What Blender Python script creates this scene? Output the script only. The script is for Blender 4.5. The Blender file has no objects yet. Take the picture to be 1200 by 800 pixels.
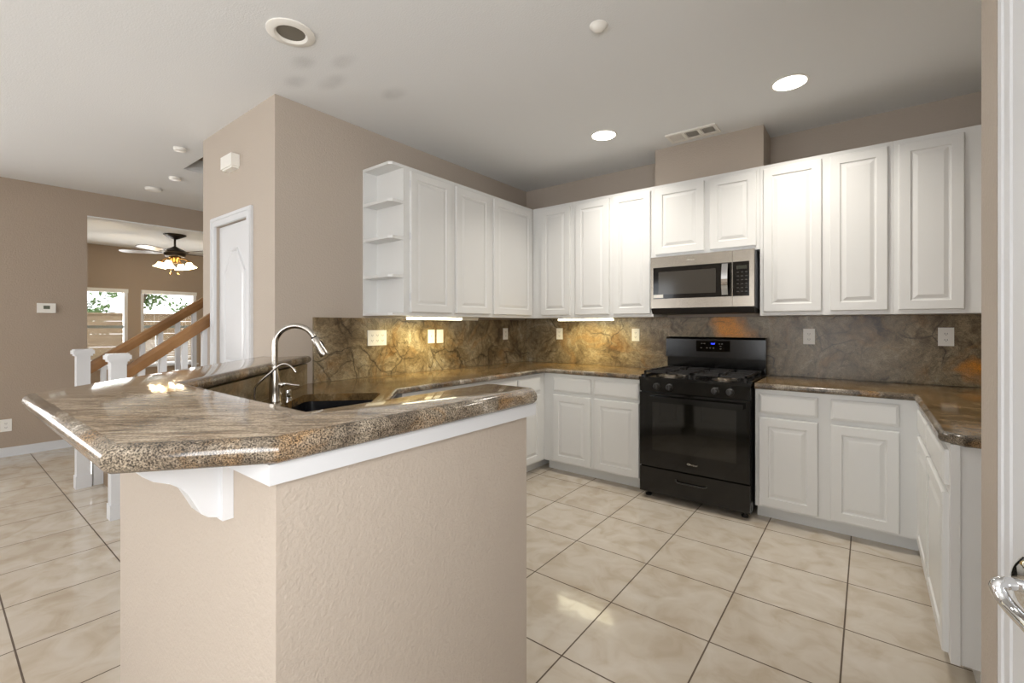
import bpy, bmesh, math, random
from mathutils import Vector, Matrix
random.seed(7)
PI = math.pi
SC = bpy.context.scene
COL = SC.collection

# ------------------------------------------------------------------ camera, sky, lights, exposure
cam_d = bpy.data.cameras.new('camera')
cam = bpy.data.objects.new('camera', cam_d)
COL.objects.link(cam)
cam.location = (0, 0, 1.30)
cam.rotation_euler = (PI / 2, 0, 0.657)
cam_d.sensor_width = 36
cam_d.lens = 534.6 / 1200 * 36
cam_d.shift_x = -(604 - 600) / 1200
cam_d.shift_y = -(400 - 381) / 1200
cam_d.clip_start = 0.02
SC.camera = cam
vs = SC.view_settings
vs.view_transform = 'Standard'
vs.look = 'None'
vs.gamma = 1
vs.use_curve_mapping = False
vs.exposure = 0.6

world = bpy.data.worlds.new('sky')
SC.world = world
world.use_nodes = True
bg = world.node_tree.nodes['Background']
bg.inputs[0].default_value = (0.93, 0.96, 1.0, 1)
bg.inputs[1].default_value = 2.2


def area(name, loc, direction, sx, sy, power, color=(1, 1, 1), spread=PI):
    d = bpy.data.lights.new(name, 'AREA')
    d.shape = 'RECTANGLE'
    d.size, d.size_y = sx, sy
    d.energy = power
    d.color = color
    d.spread = spread
    o = bpy.data.objects.new(name, d)
    COL.objects.link(o)
    o.location = loc
    o.rotation_euler = Vector(direction).to_track_quat('-Z', 'Z').to_euler()
    return o


DAY = (1.0, 0.99, 0.975)
area('daylight_entry_window', (0.60, -.70, 1.72), (-1, 0, .25), 1.25, 1.0, 45, DAY)
area('daylight_patio_door', (-.9, -3.32, 1.25), (0, 1, .8), 1.9, 2.2, 20, DAY)
area('daylight_dining_window', (-4.9, -3.32, 1.45), (0, 1, .8), 2.0, 1.7, 9, DAY)
area('daylight_hall_window', (-6.95, -1.6, 1.5), (1, 0, .2), 1.6, 1.6, 52, DAY)
area('daylight_living_window', (-11.25, 1.88, 1.25), (1, 0, 0), .9, 1.4, 30, DAY)
area('daylight_living_window_2', (-11.25, 2.99, 1.25), (1, 0, 0), .9, 1.4, 30, DAY)

# ------------------------------------------------------------------ helpers
def lin(c):
    c = c / 255.0
    return c / 12.92 if c <= 0.04045 else ((c + 0.055) / 1.055) ** 2.4


def rgb(r, g, b):
    return (lin(r), lin(g), lin(b), 1)


def new_mat(name):
    m = bpy.data.materials.new(name)
    m.use_nodes = True
    nt = m.node_tree
    return m, nt, nt.nodes['Principled BSDF']


def N(nt, typ, **kw):
    n = nt.nodes.new(typ)
    for k, v in kw.items():
        setattr(n, k, v)
    return n


def pbr(name, col, rough=0.5, metal=0.0, bump=0.0, bscale=100, var=0.0, vscale=4, coat=0.0, spec=None, detail=2):
    """Principled surface with a procedural tone variation and an optional noise bump."""
    m, nt, p = new_mat(name)
    p.inputs['Base Color'].default_value = col
    p.inputs['Roughness'].default_value = rough
    p.inputs['Metallic'].default_value = metal
    p.inputs['Coat Weight'].default_value = coat
    if spec is not None:
        p.inputs['Specular IOR Level'].default_value = spec
    tc = N(nt, 'ShaderNodeTexCoord')
    if var:
        n = N(nt, 'ShaderNodeTexNoise')
        n.inputs['Scale'].default_value = vscale
        n.inputs['Detail'].default_value = 4
        nt.links.new(tc.outputs['Object'], n.inputs['Vector'])
        r = N(nt, 'ShaderNodeMapRange')
        r.inputs['From Min'].default_value = 0.25
        r.inputs['From Max'].default_value = 0.75
        r.inputs['To Min'].default_value = 1 - var
        r.inputs['To Max'].default_value = 1 + var
        nt.links.new(n.outputs['Fac'], r.inputs['Value'])
        mx = N(nt, 'ShaderNodeVectorMath', operation='SCALE')
        mx.inputs[0].default_value = col[:3]
        nt.links.new(r.outputs['Result'], mx.inputs['Scale'])
        nt.links.new(mx.outputs[0], p.inputs['Base Color'])
    if bump:
        n = N(nt, 'ShaderNodeTexNoise')
        n.inputs['Scale'].default_value = bscale
        n.inputs['Detail'].default_value = detail
        nt.links.new(tc.outputs['Object'], n.inputs['Vector'])
        b = N(nt, 'ShaderNodeBump')
        b.inputs['Strength'].default_value = bump
        b.inputs['Distance'].default_value = 0.01
        nt.links.new(n.outputs['Fac'], b.inputs['Height'])
        nt.links.new(b.outputs['Normal'], p.inputs['Normal'])
    return m


def emit(name, col, strength):
    m, nt, p = new_mat(name)
    p.inputs['Base Color'].default_value = col
    p.inputs['Emission Color'].default_value = col
    p.inputs['Emission Strength'].default_value = strength
    return m


def glass(name, tint=(1, 1, 1, 1), gloss=0.07):
    m, nt, p = new_mat(name)
    nt.nodes.remove(p)
    t = N(nt, 'ShaderNodeBsdfTransparent')
    t.inputs[0].default_value = tint
    g = N(nt, 'ShaderNodeBsdfGlossy')
    g.inputs['Roughness'].default_value = 0.02
    mx = N(nt, 'ShaderNodeMixShader')
    mx.inputs[0].default_value = gloss
    nt.links.new(t.outputs[0], mx.inputs[1])
    nt.links.new(g.outputs[0], mx.inputs[2])
    nt.links.new(mx.outputs[0], nt.nodes['Material Output'].inputs[0])
    return m


def ramp(nt, stops, interp='LINEAR'):
    r = N(nt, 'ShaderNodeValToRGB')
    cr = r.color_ramp
    cr.interpolation = interp
    while len(cr.elements) < len(stops):
        cr.elements.new(0.5)
    for e, (pos, c) in zip(cr.elements, stops):
        e.position = pos
        e.color = c
    return r


def mixc(nt, fac, a, b, mode='MIX'):
    m = N(nt, 'ShaderNodeMix', data_type='RGBA', blend_type=mode)
    for sock, v in ((0, fac), (6, a), (7, b)):
        if hasattr(v, 'is_linked') or hasattr(v, 'links'):
            nt.links.new(v, m.inputs[sock])
        else:
            m.inputs[sock].default_value = v
    return m.outputs[2]


def granite(name, kind):
    """Brown and gold veined granite; kind: 'splash', 'worktop', 'bar' or 'edge' (coarse cross-cut grain)."""
    m, nt, p = new_mat(name)
    geo = N(nt, 'ShaderNodeNewGeometry')
    mp = N(nt, 'ShaderNodeMapping')
    nt.links.new(geo.outputs['Position'], mp.inputs[0])
    if kind == 'worktop':
        mp.inputs['Scale'].default_value = (1.6, 1.6, 1.0)
    V = mp.outputs[0]
    if kind == 'bar':
        mp.inputs['Rotation'].default_value = (0, 0, -0.72)
        ms = N(nt, 'ShaderNodeMapping')
        ms.inputs['Scale'].default_value = (1.0, 5.0, 1.0)
        nt.links.new(V, ms.inputs[0])
        V = ms.outputs[0]
    w = N(nt, 'ShaderNodeTexNoise')
    w.inputs['Scale'].default_value = 3.0
    w.inputs['Detail'].default_value = 5
    nt.links.new(V, w.inputs['Vector'])
    ws = N(nt, 'ShaderNodeVectorMath', operation='SCALE')
    ws.inputs['Scale'].default_value = 0.40
    nt.links.new(w.outputs['Color'], ws.inputs[0])
    wa = N(nt, 'ShaderNodeVectorMath', operation='ADD')
    nt.links.new(V, wa.inputs[0])
    nt.links.new(ws.outputs[0], wa.inputs[1])
    W = wa.outputs[0]

    n1 = N(nt, 'ShaderNodeTexNoise')
    n1.inputs['Scale'].default_value = 5.0 if kind != 'bar' else 7.0
    n1.inputs['Detail'].default_value = 9
    n1.inputs['Roughness'].default_value = 0.68
    n1.inputs['Distortion'].default_value = 0.5
    nt.links.new(W, n1.inputs['Vector'])
    if kind == 'splash':
        stops = [(0.33, rgb(76, 60, 40)), (0.43, rgb(120, 103, 77)), (0.51, rgb(139, 123, 96)), (0.61, rgb(156, 142, 116)), (0.74, rgb(178, 173, 160))]
    elif kind == 'worktop':
        stops = [(0.30, rgb(66, 52, 34)), (0.45, rgb(102, 82, 54)), (0.55, rgb(122, 101, 70)), (0.70, rgb(146, 125, 94))]
    elif kind == 'bar':
        stops = [(0.30, rgb(86, 72, 58)), (0.42, rgb(134, 118, 100)), (0.52, rgb(166, 150, 130)), (0.62, rgb(186, 171, 150)), (0.74, rgb(210, 200, 184))]
    else:
        stops = [(0.32, rgb(58, 50, 42)), (0.44, rgb(104, 93, 80)), (0.55, rgb(132, 121, 106)), (0.68, rgb(170, 162, 150))]
    r1 = ramp(nt, stops)
    nt.links.new(n1.outputs['Fac'], r1.inputs[0])
    col = r1.outputs[0]

    # mid-sized mottling
    n5 = N(nt, 'ShaderNodeTexNoise')
    n5.inputs['Scale'].default_value = 26
    n5.inputs['Detail'].default_value = 9
    n5.inputs['Roughness'].default_value = 0.75
    nt.links.new(W, n5.inputs['Vector'])
    r5 = ramp(nt, [(0.34, (0.50, 0.47, 0.42, 1)), (0.5, (0.96, 0.96, 0.95, 1)), (0.66, (1.4, 1.4, 1.42, 1))])
    nt.links.new(n5.outputs['Fac'], r5.inputs[0])
    col = mixc(nt, 0.9, col, r5.outputs[0], 'MULTIPLY')

    # golden and ochre zones
    n2 = N(nt, 'ShaderNodeTexNoise')
    n2.inputs['Scale'].default_value = 2.4
    n2.inputs['Detail'].default_value = 6
    n2.inputs['Distortion'].default_value = 2.0
    nt.links.new(W, n2.inputs['Vector'])
    r2 = ramp(nt, [(0.53, (0, 0, 0, 1)), (0.66, (1, 1, 1, 1))])
    nt.links.new(n2.outputs['Fac'], r2.inputs[0])
    k = N(nt, 'ShaderNodeMath', operation='MULTIPLY')
    k.inputs[1].default_value = {'splash': 0.38, 'worktop': 0.4, 'bar': 0.22, 'edge': 0.5}[kind]
    nt.links.new(r2.outputs[0], k.inputs[0])
    col = mixc(nt, k.outputs[0], col, rgb(150, 108, 52))
    if kind == 'splash':
        # one strong orange blotch of the slab above the range, one more by the wall stub
        for (cx_, cy_, cz_, rad) in ((-0.92, 4.01, 1.28, 0.22), (0.56, 4.01, 1.0, 0.13)):
            d = N(nt, 'ShaderNodeVectorMath', operation='DISTANCE')
            nt.links.new(W, d.inputs[0])
            d.inputs[1].default_value = (cx_ + 0.22, cy_ + 0.22, cz_ + 0.22)
            r = ramp(nt, [(0.35, (1, 1, 1, 1)), (0.85, (0, 0, 0, 1))])
            dv = N(nt, 'ShaderNodeMath', operation='DIVIDE')
            dv.inputs[1].default_value = rad
            nt.links.new(d.outputs['Value'], dv.inputs[0])
            nt.links.new(dv.outputs[0], r.inputs[0])
            kk = N(nt, 'ShaderNodeMath', operation='MULTIPLY')
            kk.inputs[1].default_value = 0.95
            nt.links.new(r.outputs[0], kk.inputs[0])
            col = mixc(nt, kk.outputs[0], col, rgb(232, 150, 36))
    # dark crack veins
    if kind in ('splash', 'worktop', 'bar'):
        wc = N(nt, 'ShaderNodeVectorMath', operation='SCALE')
        wc.inputs['Scale'].default_value = 0.26
        nt.links.new(w.outputs['Color'], wc.inputs[0])
        wb = N(nt, 'ShaderNodeVectorMath', operation='ADD')
        nt.links.new(V, wb.inputs[0])
        nt.links.new(wc.outputs[0], wb.inputs[1])
        sx = N(nt, 'ShaderNodeSeparateXYZ')
        nt.links.new(geo.outputs['Position'], sx.inputs[0])
        lt = N(nt, 'ShaderNodeMath', operation='LESS_THAN')
        lt.inputs[1].default_value = -2.9
        nt.links.new(sx.outputs[0], lt.inputs[0])
        lm = N(nt, 'ShaderNodeMath', operation='MULTIPLY')
        lm.inputs[1].default_value = 0.10 if kind == 'splash' else 0.0
        nt.links.new(lt.outputs[0], lm.inputs[0])
        for sc_, wd, amt in ((3.4, 0.016, 0.9), (6.0, 0.016, 0.6)):
            v = N(nt, 'ShaderNodeTexVoronoi', feature='DISTANCE_TO_EDGE')
            v.inputs['Scale'].default_value = sc_
            nt.links.new(wb.outputs[0], v.inputs['Vector'])
            rv = ramp(nt, [(0.0, (1, 1, 1, 1)), (wd, (0.25, 0.25, 0.25, 1)), (wd * 3, (0, 0, 0, 1))])
            nt.links.new(v.outputs['Distance'], rv.inputs[0])
            nm = N(nt, 'ShaderNodeTexNoise')
            nm.inputs['Scale'].default_value = 3.7
            nt.links.new(V, nm.inputs['Vector'])
            rm = ramp(nt, [(0.45, (0, 0, 0, 1)), (0.58, (1, 1, 1, 1))])
            na = N(nt, 'ShaderNodeMath', operation='ADD')
            nt.links.new(nm.outputs['Fac'], na.inputs[0])
            nt.links.new(lm.outputs[0], na.inputs[1])
            nt.links.new(na.outputs[0], rm.inputs[0])
            mm = N(nt, 'ShaderNodeMath', operation='MULTIPLY')
            nt.links.new(rv.outputs[0], mm.inputs[0])
            nt.links.new(rm.outputs[0], mm.inputs[1])
            m2 = N(nt, 'ShaderNodeMath', operation='MULTIPLY')
            m2.inputs[1].default_value = amt * (1.0 if kind == 'splash' else 0.6)
            nt.links.new(mm.outputs[0], m2.inputs[0])
            col = mixc(nt, m2.outputs[0], col, rgb(46, 35, 24))
        # fine swirls
        n4 = N(nt, 'ShaderNodeTexNoise')
        n4.inputs['Scale'].default_value = 11
        n4.inputs['Detail'].default_value = 3
        n4.inputs['Distortion'].default_value = 3.0
        nt.links.new(W, n4.inputs['Vector'])
        r4 = ramp(nt, [(0.47, (0, 0, 0, 1)), (0.5, (1, 1, 1, 1)), (0.53, (0, 0, 0, 1))])
        nt.links.new(n4.outputs['Fac'], r4.inputs[0])
        k4 = N(nt, 'ShaderNodeMath', operation='MULTIPLY')
        k4.inputs[1].default_value = 0.22
        nt.links.new(r4.outputs[0], k4.inputs[0])
        col = mixc(nt, k4.outputs[0], col, rgb(84, 66, 44))
    # crystal grain
    g = N(nt, 'ShaderNodeTexNoise')
    g.inputs['Scale'].default_value = 330 if kind == 'edge' else 240
    g.inputs['Detail'].default_value = 2
    nt.links.new(geo.outputs['Position'], g.inputs['Vector'])
    lo, hi = (0.2, 1.75) if kind == 'edge' else (0.74, 1.24)
    gr = N(nt, 'ShaderNodeMapRange')
    gr.inputs['From Min'].default_value = 0.36
    gr.inputs['From Max'].default_value = 0.64
    gr.inputs['To Min'].default_value = lo
    gr.inputs['To Max'].default_value = hi
    nt.links.new(g.outputs['Fac'], gr.inputs['Value'])
    cm = N(nt, 'ShaderNodeVectorMath', operation='SCALE')
    nt.links.new(col, cm.inputs[0])
    nt.links.new(gr.outputs['Result'], cm.inputs['Scale'])
    nt.links.new(cm.outputs[0], p.inputs['Base Color'])
    p.inputs['Roughness'].default_value = {'splash': 0.3, 'worktop': 0.13, 'bar': 0.075, 'edge': 0.18}[kind]
    return m


def tile_floor():
    m, nt, p = new_mat('cream_floor_tile')
    geo = N(nt, 'ShaderNodeNewGeometry')
    mp = N(nt, 'ShaderNodeMapping')
    mp.inputs['Location'].default_value = (2.26342 + 0.43702 * 40, -3.2816 + 0.43702 * 40, 0)
    nt.links.new(geo.outputs['Position'], mp.inputs[0])
    b = N(nt, 'ShaderNodeTexBrick')
    b.offset = 0
    b.squash = 1
    b.inputs['Scale'].default_value = 1
    b.inputs['Brick Width'].default_value = 0.43702
    b.inputs['Row Height'].default_value = 0.43702
    b.inputs['Mortar Size'].default_value = 0.0033
    b.inputs['Mortar Smooth'].default_value = 0.1
    b.inputs['Bias'].default_value = 0
    b.inputs['Color1'].default_value = rgb(210, 202, 190)
    b.inputs['Color2'].default_value = rgb(205, 196, 183)
    b.inputs['Mortar'].default_value = rgb(92, 78, 64)
    nt.links.new(mp.outputs[0], b.inputs['Vector'])
    n = N(nt, 'ShaderNodeTexNoise')
    n.inputs['Scale'].default_value = 7
    n.inputs['Detail'].default_value = 8
    n.inputs['Distortion'].default_value = 0.8
    nt.links.new(geo.outputs['Position'], n.inputs['Vector'])
    r = ramp(nt, [(0.30, rgb(230, 222, 211)), (0.5, rgb(246, 243, 238)), (0.70, rgb(255, 255, 255))])
    nt.links.new(n.outputs['Fac'], r.inputs[0])
    c = mixc(nt, 1.0, b.outputs['Color'], r.outputs[0], 'MULTIPLY')
    nt.links.new(c, p.inputs['Base Color'])
    rr = N(nt, 'ShaderNodeMapRange')
    rr.inputs['To Min'].default_value = 0.10
    rr.inputs['To Max'].default_value = 0.7
    nt.links.new(b.outputs['Fac'], rr.inputs['Value'])
    nt.links.new(rr.outputs['Result'], p.inputs['Roughness'])
    n2 = N(nt, 'ShaderNodeTexNoise')
    n2.inputs['Scale'].default_value = 9
    nt.links.new(geo.outputs['Position'], n2.inputs['Vector'])
    b1 = N(nt, 'ShaderNodeBump')
    b1.inputs['Strength'].default_value = 0.05
    b1.inputs['Distance'].default_value = 0.02
    nt.links.new(n2.outputs['Fac'], b1.inputs['Height'])
    b2 = N(nt, 'ShaderNodeBump', invert=True)
    b2.inputs['Strength'].default_value = 0.4
    b2.inputs['Distance'].default_value = 0.002
    nt.links.new(b.outputs['Fac'], b2.inputs['Height'])
    nt.links.new(b1.outputs['Normal'], b2.inputs['Normal'])
    nt.links.new(b2.outputs['Normal'], p.inputs['Normal'])
    return m


def wood(name, c1, c2, scale=(30, 3, 30), rough=0.35):
    m, nt, p = new_mat(name)
    tc = N(nt, 'ShaderNodeTexCoord')
    mp = N(nt, 'ShaderNodeMapping')
    mp.inputs['Scale'].default_value = scale
    nt.links.new(tc.outputs['Object'], mp.inputs[0])
    n = N(nt, 'ShaderNodeTexNoise')
    n.inputs['Scale'].default_value = 1.0
    n.inputs['Detail'].default_value = 5
    n.inputs['Distortion'].default_value = 0.6
    nt.links.new(mp.outputs[0], n.inputs['Vector'])
    r = ramp(nt, [(0.3, c1), (0.7, c2)])
    nt.links.new(n.outputs['Fac'], r.inputs[0])
    nt.links.new(r.outputs[0], p.inputs['Base Color'])
    p.inputs['Roughness'].default_value = rough
    return m


def ceiling_paint():
    """Off-white ceiling paint with the grey smudges that drift across it near the corner of the wall."""
    m = pbr('ceiling_paint', rgb(230, 231, 231), 0.9, bump=0.15, bscale=120)
    nt = m.node_tree
    p = nt.nodes['Principled BSDF']
    geo = N(nt, 'ShaderNodeNewGeometry')
    fac = None
    for (x, y, rx, ry) in ((-2.48, 1.286, .12, .07), (-2.72, 1.36, .12, .07), (-2.55, 1.50, .16, .07), (-2.30, 1.42, .12, .06), (-2.37, 1.81, .12, .08)):
        s = N(nt, 'ShaderNodeVectorMath', operation='SUBTRACT')
        nt.links.new(geo.outputs['Position'], s.inputs[0])
        s.inputs[1].default_value = (x, y, 2.76)
        d = N(nt, 'ShaderNodeVectorMath', operation='DIVIDE')
        nt.links.new(s.outputs[0], d.inputs[0])
        d.inputs[1].default_value = (rx, ry, 1)
        ln = N(nt, 'ShaderNodeVectorMath', operation='LENGTH')
        nt.links.new(d.outputs[0], ln.inputs[0])
        mr = N(nt, 'ShaderNodeMapRange', interpolation_type='SMOOTHSTEP')
        mr.inputs['From Min'].default_value = 0.2
        mr.inputs['From Max'].default_value = 1.1
        mr.inputs['To Min'].default_value = 0.15
        mr.inputs['To Max'].default_value = 0.0
        nt.links.new(ln.outputs['Value'], mr.inputs['Value'])
        if fac is None:
            fac = mr.outputs['Result']
        else:
            a = N(nt, 'ShaderNodeMath', operation='ADD')
            nt.links.new(fac, a.inputs[0])
            nt.links.new(mr.outputs['Result'], a.inputs[1])
            fac = a.outputs[0]
    nz = N(nt, 'ShaderNodeTexNoise')
    nz.inputs['Scale'].default_value = 9
    nt.links.new(geo.outputs['Position'], nz.inputs['Vector'])
    mu = N(nt, 'ShaderNodeMath', operation='MULTIPLY')
    nt.links.new(fac, mu.inputs[0])
    nt.links.new(nz.outputs['Fac'], mu.inputs[1])
    m2 = N(nt, 'ShaderNodeMath', operation='MULTIPLY')
    m2.inputs[1].default_value = 2.0
    nt.links.new(mu.outputs[0], m2.inputs[0])
    nt.links.new(mixc(nt, m2.outputs[0], rgb(230, 231, 231), rgb(96, 96, 92)), p.inputs['Base Color'])
    return m


M = {}
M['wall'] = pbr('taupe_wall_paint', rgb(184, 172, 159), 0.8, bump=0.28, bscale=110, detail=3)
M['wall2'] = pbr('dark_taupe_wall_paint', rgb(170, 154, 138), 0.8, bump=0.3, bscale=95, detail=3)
M['ceiling'] = ceiling_paint()
M['floor'] = tile_floor()
M['white'] = pbr('white_cabinet_paint', rgb(227, 227, 225), 0.34, var=0.01, vscale=3)
M['trim'] = pbr('white_trim_paint', rgb(216, 217, 219), 0.35, var=0.01)
M['plate'] = pbr('white_plastic', rgb(238, 235, 228), 0.35, var=0.01)
M['slot'] = pbr('dark_slot', rgb(70, 66, 60), 0.6, var=0.05)
M['splash'] = granite('granite_splash', 'splash')
M['worktop'] = granite('granite_worktop', 'worktop')
M['bar'] = granite('granite_bar_top', 'bar')
M['edge'] = granite('granite_cut_edge', 'edge')
M['black'] = pbr('black_enamel', rgb(15, 14, 13), 0.16, var=0.03)
M['blackmat'] = pbr('black_cast_iron', rgb(26, 23, 21), 0.5, bump=0.15, bscale=200)
M['ovenglass'] = pbr('dark_oven_glass', rgb(20, 19, 16), 0.05, var=0.02, spec=0.8)
M['mwglass'] = pbr('grey_microwave_window', rgb(62, 59, 54), 0.10, var=0.02, spec=0.7)
M['blackgloss'] = pbr('black_gloss_panel', rgb(11, 10, 9), 0.07, var=0.02)
M['sink'] = pbr('black_composite', rgb(22, 22, 25), 0.25, var=0.05, bump=0.05, bscale=300)
M['knob'] = pbr('dark_grey_knob', rgb(40, 38, 36), 0.3, var=0.03)
M['steel'] = pbr('brushed_stainless_steel', rgb(168, 160, 148), 0.26, metal=1.0, var=0.05, vscale=20)
M['nickel'] = pbr('brushed_nickel', rgb(192, 186, 178), 0.22, metal=1.0, var=0.03, vscale=30)
M['chrome'] = pbr('polished_chrome', rgb(225, 226, 228), 0.05, metal=1.0, var=0.01)
M['burner'] = pbr('burner_aluminium', rgb(150, 142, 132), 0.35, metal=1.0, var=0.05)
M['bronze'] = pbr('dark_bronze', rgb(62, 54, 46), 0.4, metal=0.6, var=0.05)
M['brass'] = pbr('antique_brass', rgb(176, 138, 80), 0.3, metal=1.0, var=0.04)
M['oak'] = wood('oak_handrail', rgb(118, 82, 48), rgb(158, 116, 72), (40, 4, 4))
M['blade'] = wood('walnut_fan_blade', rgb(70, 60, 50), rgb(90, 78, 66), (20, 4, 4))
M['fence'] = wood('weathered_fence_boards', rgb(118, 98, 74), rgb(146, 126, 98), (6, 2, 40), 0.8)
M['carpet'] = pbr('beige_carpet', rgb(150, 130, 108), 0.95, bump=0.6, bscale=260, var=0.06, vscale=40)
M['leaf'] = pbr('green_leaves', rgb(96, 122, 70), 0.6, var=0.25, vscale=2)
M['bark'] = pbr('grey_bark', rgb(96, 82, 68), 0.9, bump=0.4, bscale=30, var=0.1)
M['grass'] = pbr('dry_lawn', rgb(150, 146, 110), 0.95, var=0.2, vscale=3)
M['dark'] = pbr('dark_duct_interior', rgb(62, 58, 52), 0.7, var=0.05)
M['greyglass'] = pbr('grey_frosted_lens', rgb(112, 106, 95), 0.35, var=0.05)
M['blind'] = pbr('white_blind_vinyl', rgb(238, 238, 236), 0.5, var=0.01)
M['glass'] = glass('clear_window_glass')
M['blue'] = emit('blue_clock_digits', (0.03, 0.06, 1, 1), 3.0)
M['lcd'] = pbr('grey_green_lcd', rgb(96, 100, 84), 0.3, var=0.02)
M['lcddark'] = pbr('olive_display', rgb(44, 44, 28), 0.2, var=0.02)
M['can'] = emit('lit_downlight_lens', (1, 0.96, 0.88, 1), 6)
M['ulight'] = emit('lit_fluorescent_diffuser', (1, 0.93, 0.66, 1), 7)
M['shade'] = emit('lit_frosted_glass', (1, 0.80, 0.50, 1), 3.6)
M['bulb'] = emit('lit_bulb', (1, 0.92, 0.75, 1), 60)
M['logo'] = pbr('silver_lettering', rgb(208, 202, 190), 0.3, metal=0.6, var=0.01)
M['mark'] = pbr('pale_key_legend', rgb(120, 116, 108), 0.5, var=0.02)


def box(bm, x0, x1, y0, y1, z0, z1, mi=0):
    vs_ = [bm.verts.new(c) for c in ((x0, y0, z0), (x1, y0, z0), (x1, y1, z0), (x0, y1, z0), (x0, y0, z1), (x1, y0, z1), (x1, y1, z1), (x0, y1, z1))]
    for f in ((0, 3, 2, 1), (4, 5, 6, 7), (0, 1, 5, 4), (1, 2, 6, 5), (2, 3, 7, 6), (3, 0, 4, 7)):
        fc = bm.faces.new([vs_[i] for i in f])
        fc.material_index = mi


def bx(*a):
    bm = bmesh.new()
    box(bm, *a)
    return bm


def prism(bm, pts, off, mi=0):
    """closed prism: polygon pts (3-D) swept by the vector off."""
    a = [bm.verts.new(p) for p in pts]
    b = [bm.verts.new(Vector(p) + Vector(off)) for p in pts]
    n = len(pts)
    fs = [bm.faces.new(a[::-1]), bm.faces.new(b)]
    for i in range(n):
        fs.append(bm.faces.new((a[i], a[(i + 1) % n], b[(i + 1) % n], b[i])))
    for f in fs:
        f.material_index = mi


def loops(bm, ls, cap0=True, cap1=True, mi=0, closed=True):
    """skin a list of vertex rings."""
    rs = [[bm.verts.new(p) for p in l] for l in ls]
    n = len(rs[0])
    for a, b in zip(rs, rs[1:]):
        for i in range(n if closed else n - 1):
            f = bm.faces.new((a[i], a[(i + 1) % n], b[(i + 1) % n], b[i]))
            f.material_index = mi
    if cap0:
        bm.faces.new(rs[0][::-1]).material_index = mi
    if cap1:
        bm.faces.new(rs[-1]).material_index = mi


def tube(bm, pts, r, seg=14, mi=0, flat=1.0):
    """round tube through pts; r a number or a list, one radius per point."""
    pts = [Vector(p) for p in pts]
    rs = r if isinstance(r, (list, tuple)) else [r] * len(pts)
    t0 = (pts[1] - pts[0]).normalized()
    ref = Vector((0, 0, 1)) if abs(t0.z) < 0.9 else Vector((1, 0, 0))
    u = t0.cross(ref).normalized()
    rings = []
    for i, p in enumerate(pts):
        t = (pts[min(i + 1, len(pts) - 1)] - pts[max(i - 1, 0)]).normalized()
        u = (u - t * u.dot(t)).normalized()
        v = t.cross(u)
        rings.append([p + (u * math.cos(2 * PI * k / seg) + v * math.sin(2 * PI * k / seg) * flat) * rs[i] for k in range(seg)])
    loops(bm, rings, mi=mi)


def smooth_path(pts, n=6):
    """Catmull-Rom through pts."""
    P = [Vector(p) for p in pts]
    P = [P[0] * 2 - P[1]] + P + [P[-1] * 2 - P[-2]]
    out = []
    for i in range(1, len(P) - 2):
        a, b, c, d = P[i - 1:i + 3]
        for k in range(n):
            t = k / n
            out.append(0.5 * ((2 * b) + (c - a) * t + (2 * a - 5 * b + 4 * c - d) * t * t + (3 * b - a - 3 * c + d) * t ** 3))
    out.append(P[-2])
    return out


def lathe(bm, prof, origin, axis=(0, 0, 1), seg=28, mi=0, ring=False):
    """prof: (radius, height) pairs turned round axis at origin."""
    ax = Vector(axis).normalized()
    ref = Vector((1, 0, 0)) if abs(ax.x) < 0.9 else Vector((0, 1, 0))
    u = ax.cross(ref).normalized()
    v = ax.cross(u)
    o = Vector(origin)
    rings = [[o + ax * h + (u * math.cos(2 * PI * k / seg) + v * math.sin(2 * PI * k / seg)) * max(r, 1e-4) for k in range(seg)] for r, h in prof]
    if ring:
        loops(bm, rings + [rings[0]], cap0=False, cap1=False, mi=mi)
        bmesh.ops.remove_doubles(bm, verts=bm.verts, dist=1e-6)
    else:
        loops(bm, rings, mi=mi)


ORG = {}


def obj(name, bm, mats, parent=None, bevel=0.0, smooth=None, seg=2):
    """link bm as ONE mesh object; bm is in world coordinates."""
    if bevel:
        es = [e for e in bm.edges if len(e.link_faces) == 2 and e.calc_face_angle(0) > 0.6]
        bmesh.ops.bevel(bm, geom=es, offset=bevel, segments=seg, affect='EDGES', profile=0.6, clamp_overlap=True)
    bmesh.ops.recalc_face_normals(bm, faces=bm.faces)
    o_w = Vector((0, 0, 0))
    if parent is None:
        cs = [v.co for v in bm.verts]
        lo = [min(c[i] for c in cs) for i in range(3)]
        hi = [max(c[i] for c in cs) for i in range(3)]
        o_w = Vector(((lo[0] + hi[0]) / 2, (lo[1] + hi[1]) / 2, lo[2]))
    else:
        o_w = ORG[parent.name]
    bmesh.ops.translate(bm, verts=bm.verts, vec=-o_w)
    me = bpy.data.meshes.new(name)
    bm.to_mesh(me)
    bm.free()
    for m in (mats if isinstance(mats, (list, tuple)) else [mats]):
        me.materials.append(M[m] if isinstance(m, str) else m)
    o = bpy.data.objects.new(name, me)
    COL.objects.link(o)
    if parent is None:
        o.location = o_w
    else:
        o.parent = parent
    ORG[o.name] = o_w
    if smooth is not None:
        for pl in me.polygons:
            pl.use_smooth = True
        me.set_sharp_from_angle(angle=math.radians(smooth))
    return o


def thing(name, loc, label, cat, group=None):
    o = bpy.data.objects.new(name, None)
    COL.objects.link(o)
    o.location = loc
    o.empty_display_size = 0.05
    ORG[o.name] = Vector(loc)
    o['label'] = label
    o['category'] = cat
    if group:
        o['group'] = group
    return o


def tag(o, label, cat, group=None):
    o['label'] = label
    o['category'] = cat
    if group:
        o['group'] = group
    return o


def struct(o, label=None):
    o['kind'] = 'structure'
    if label:
        o['label'] = label
    return o


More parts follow.
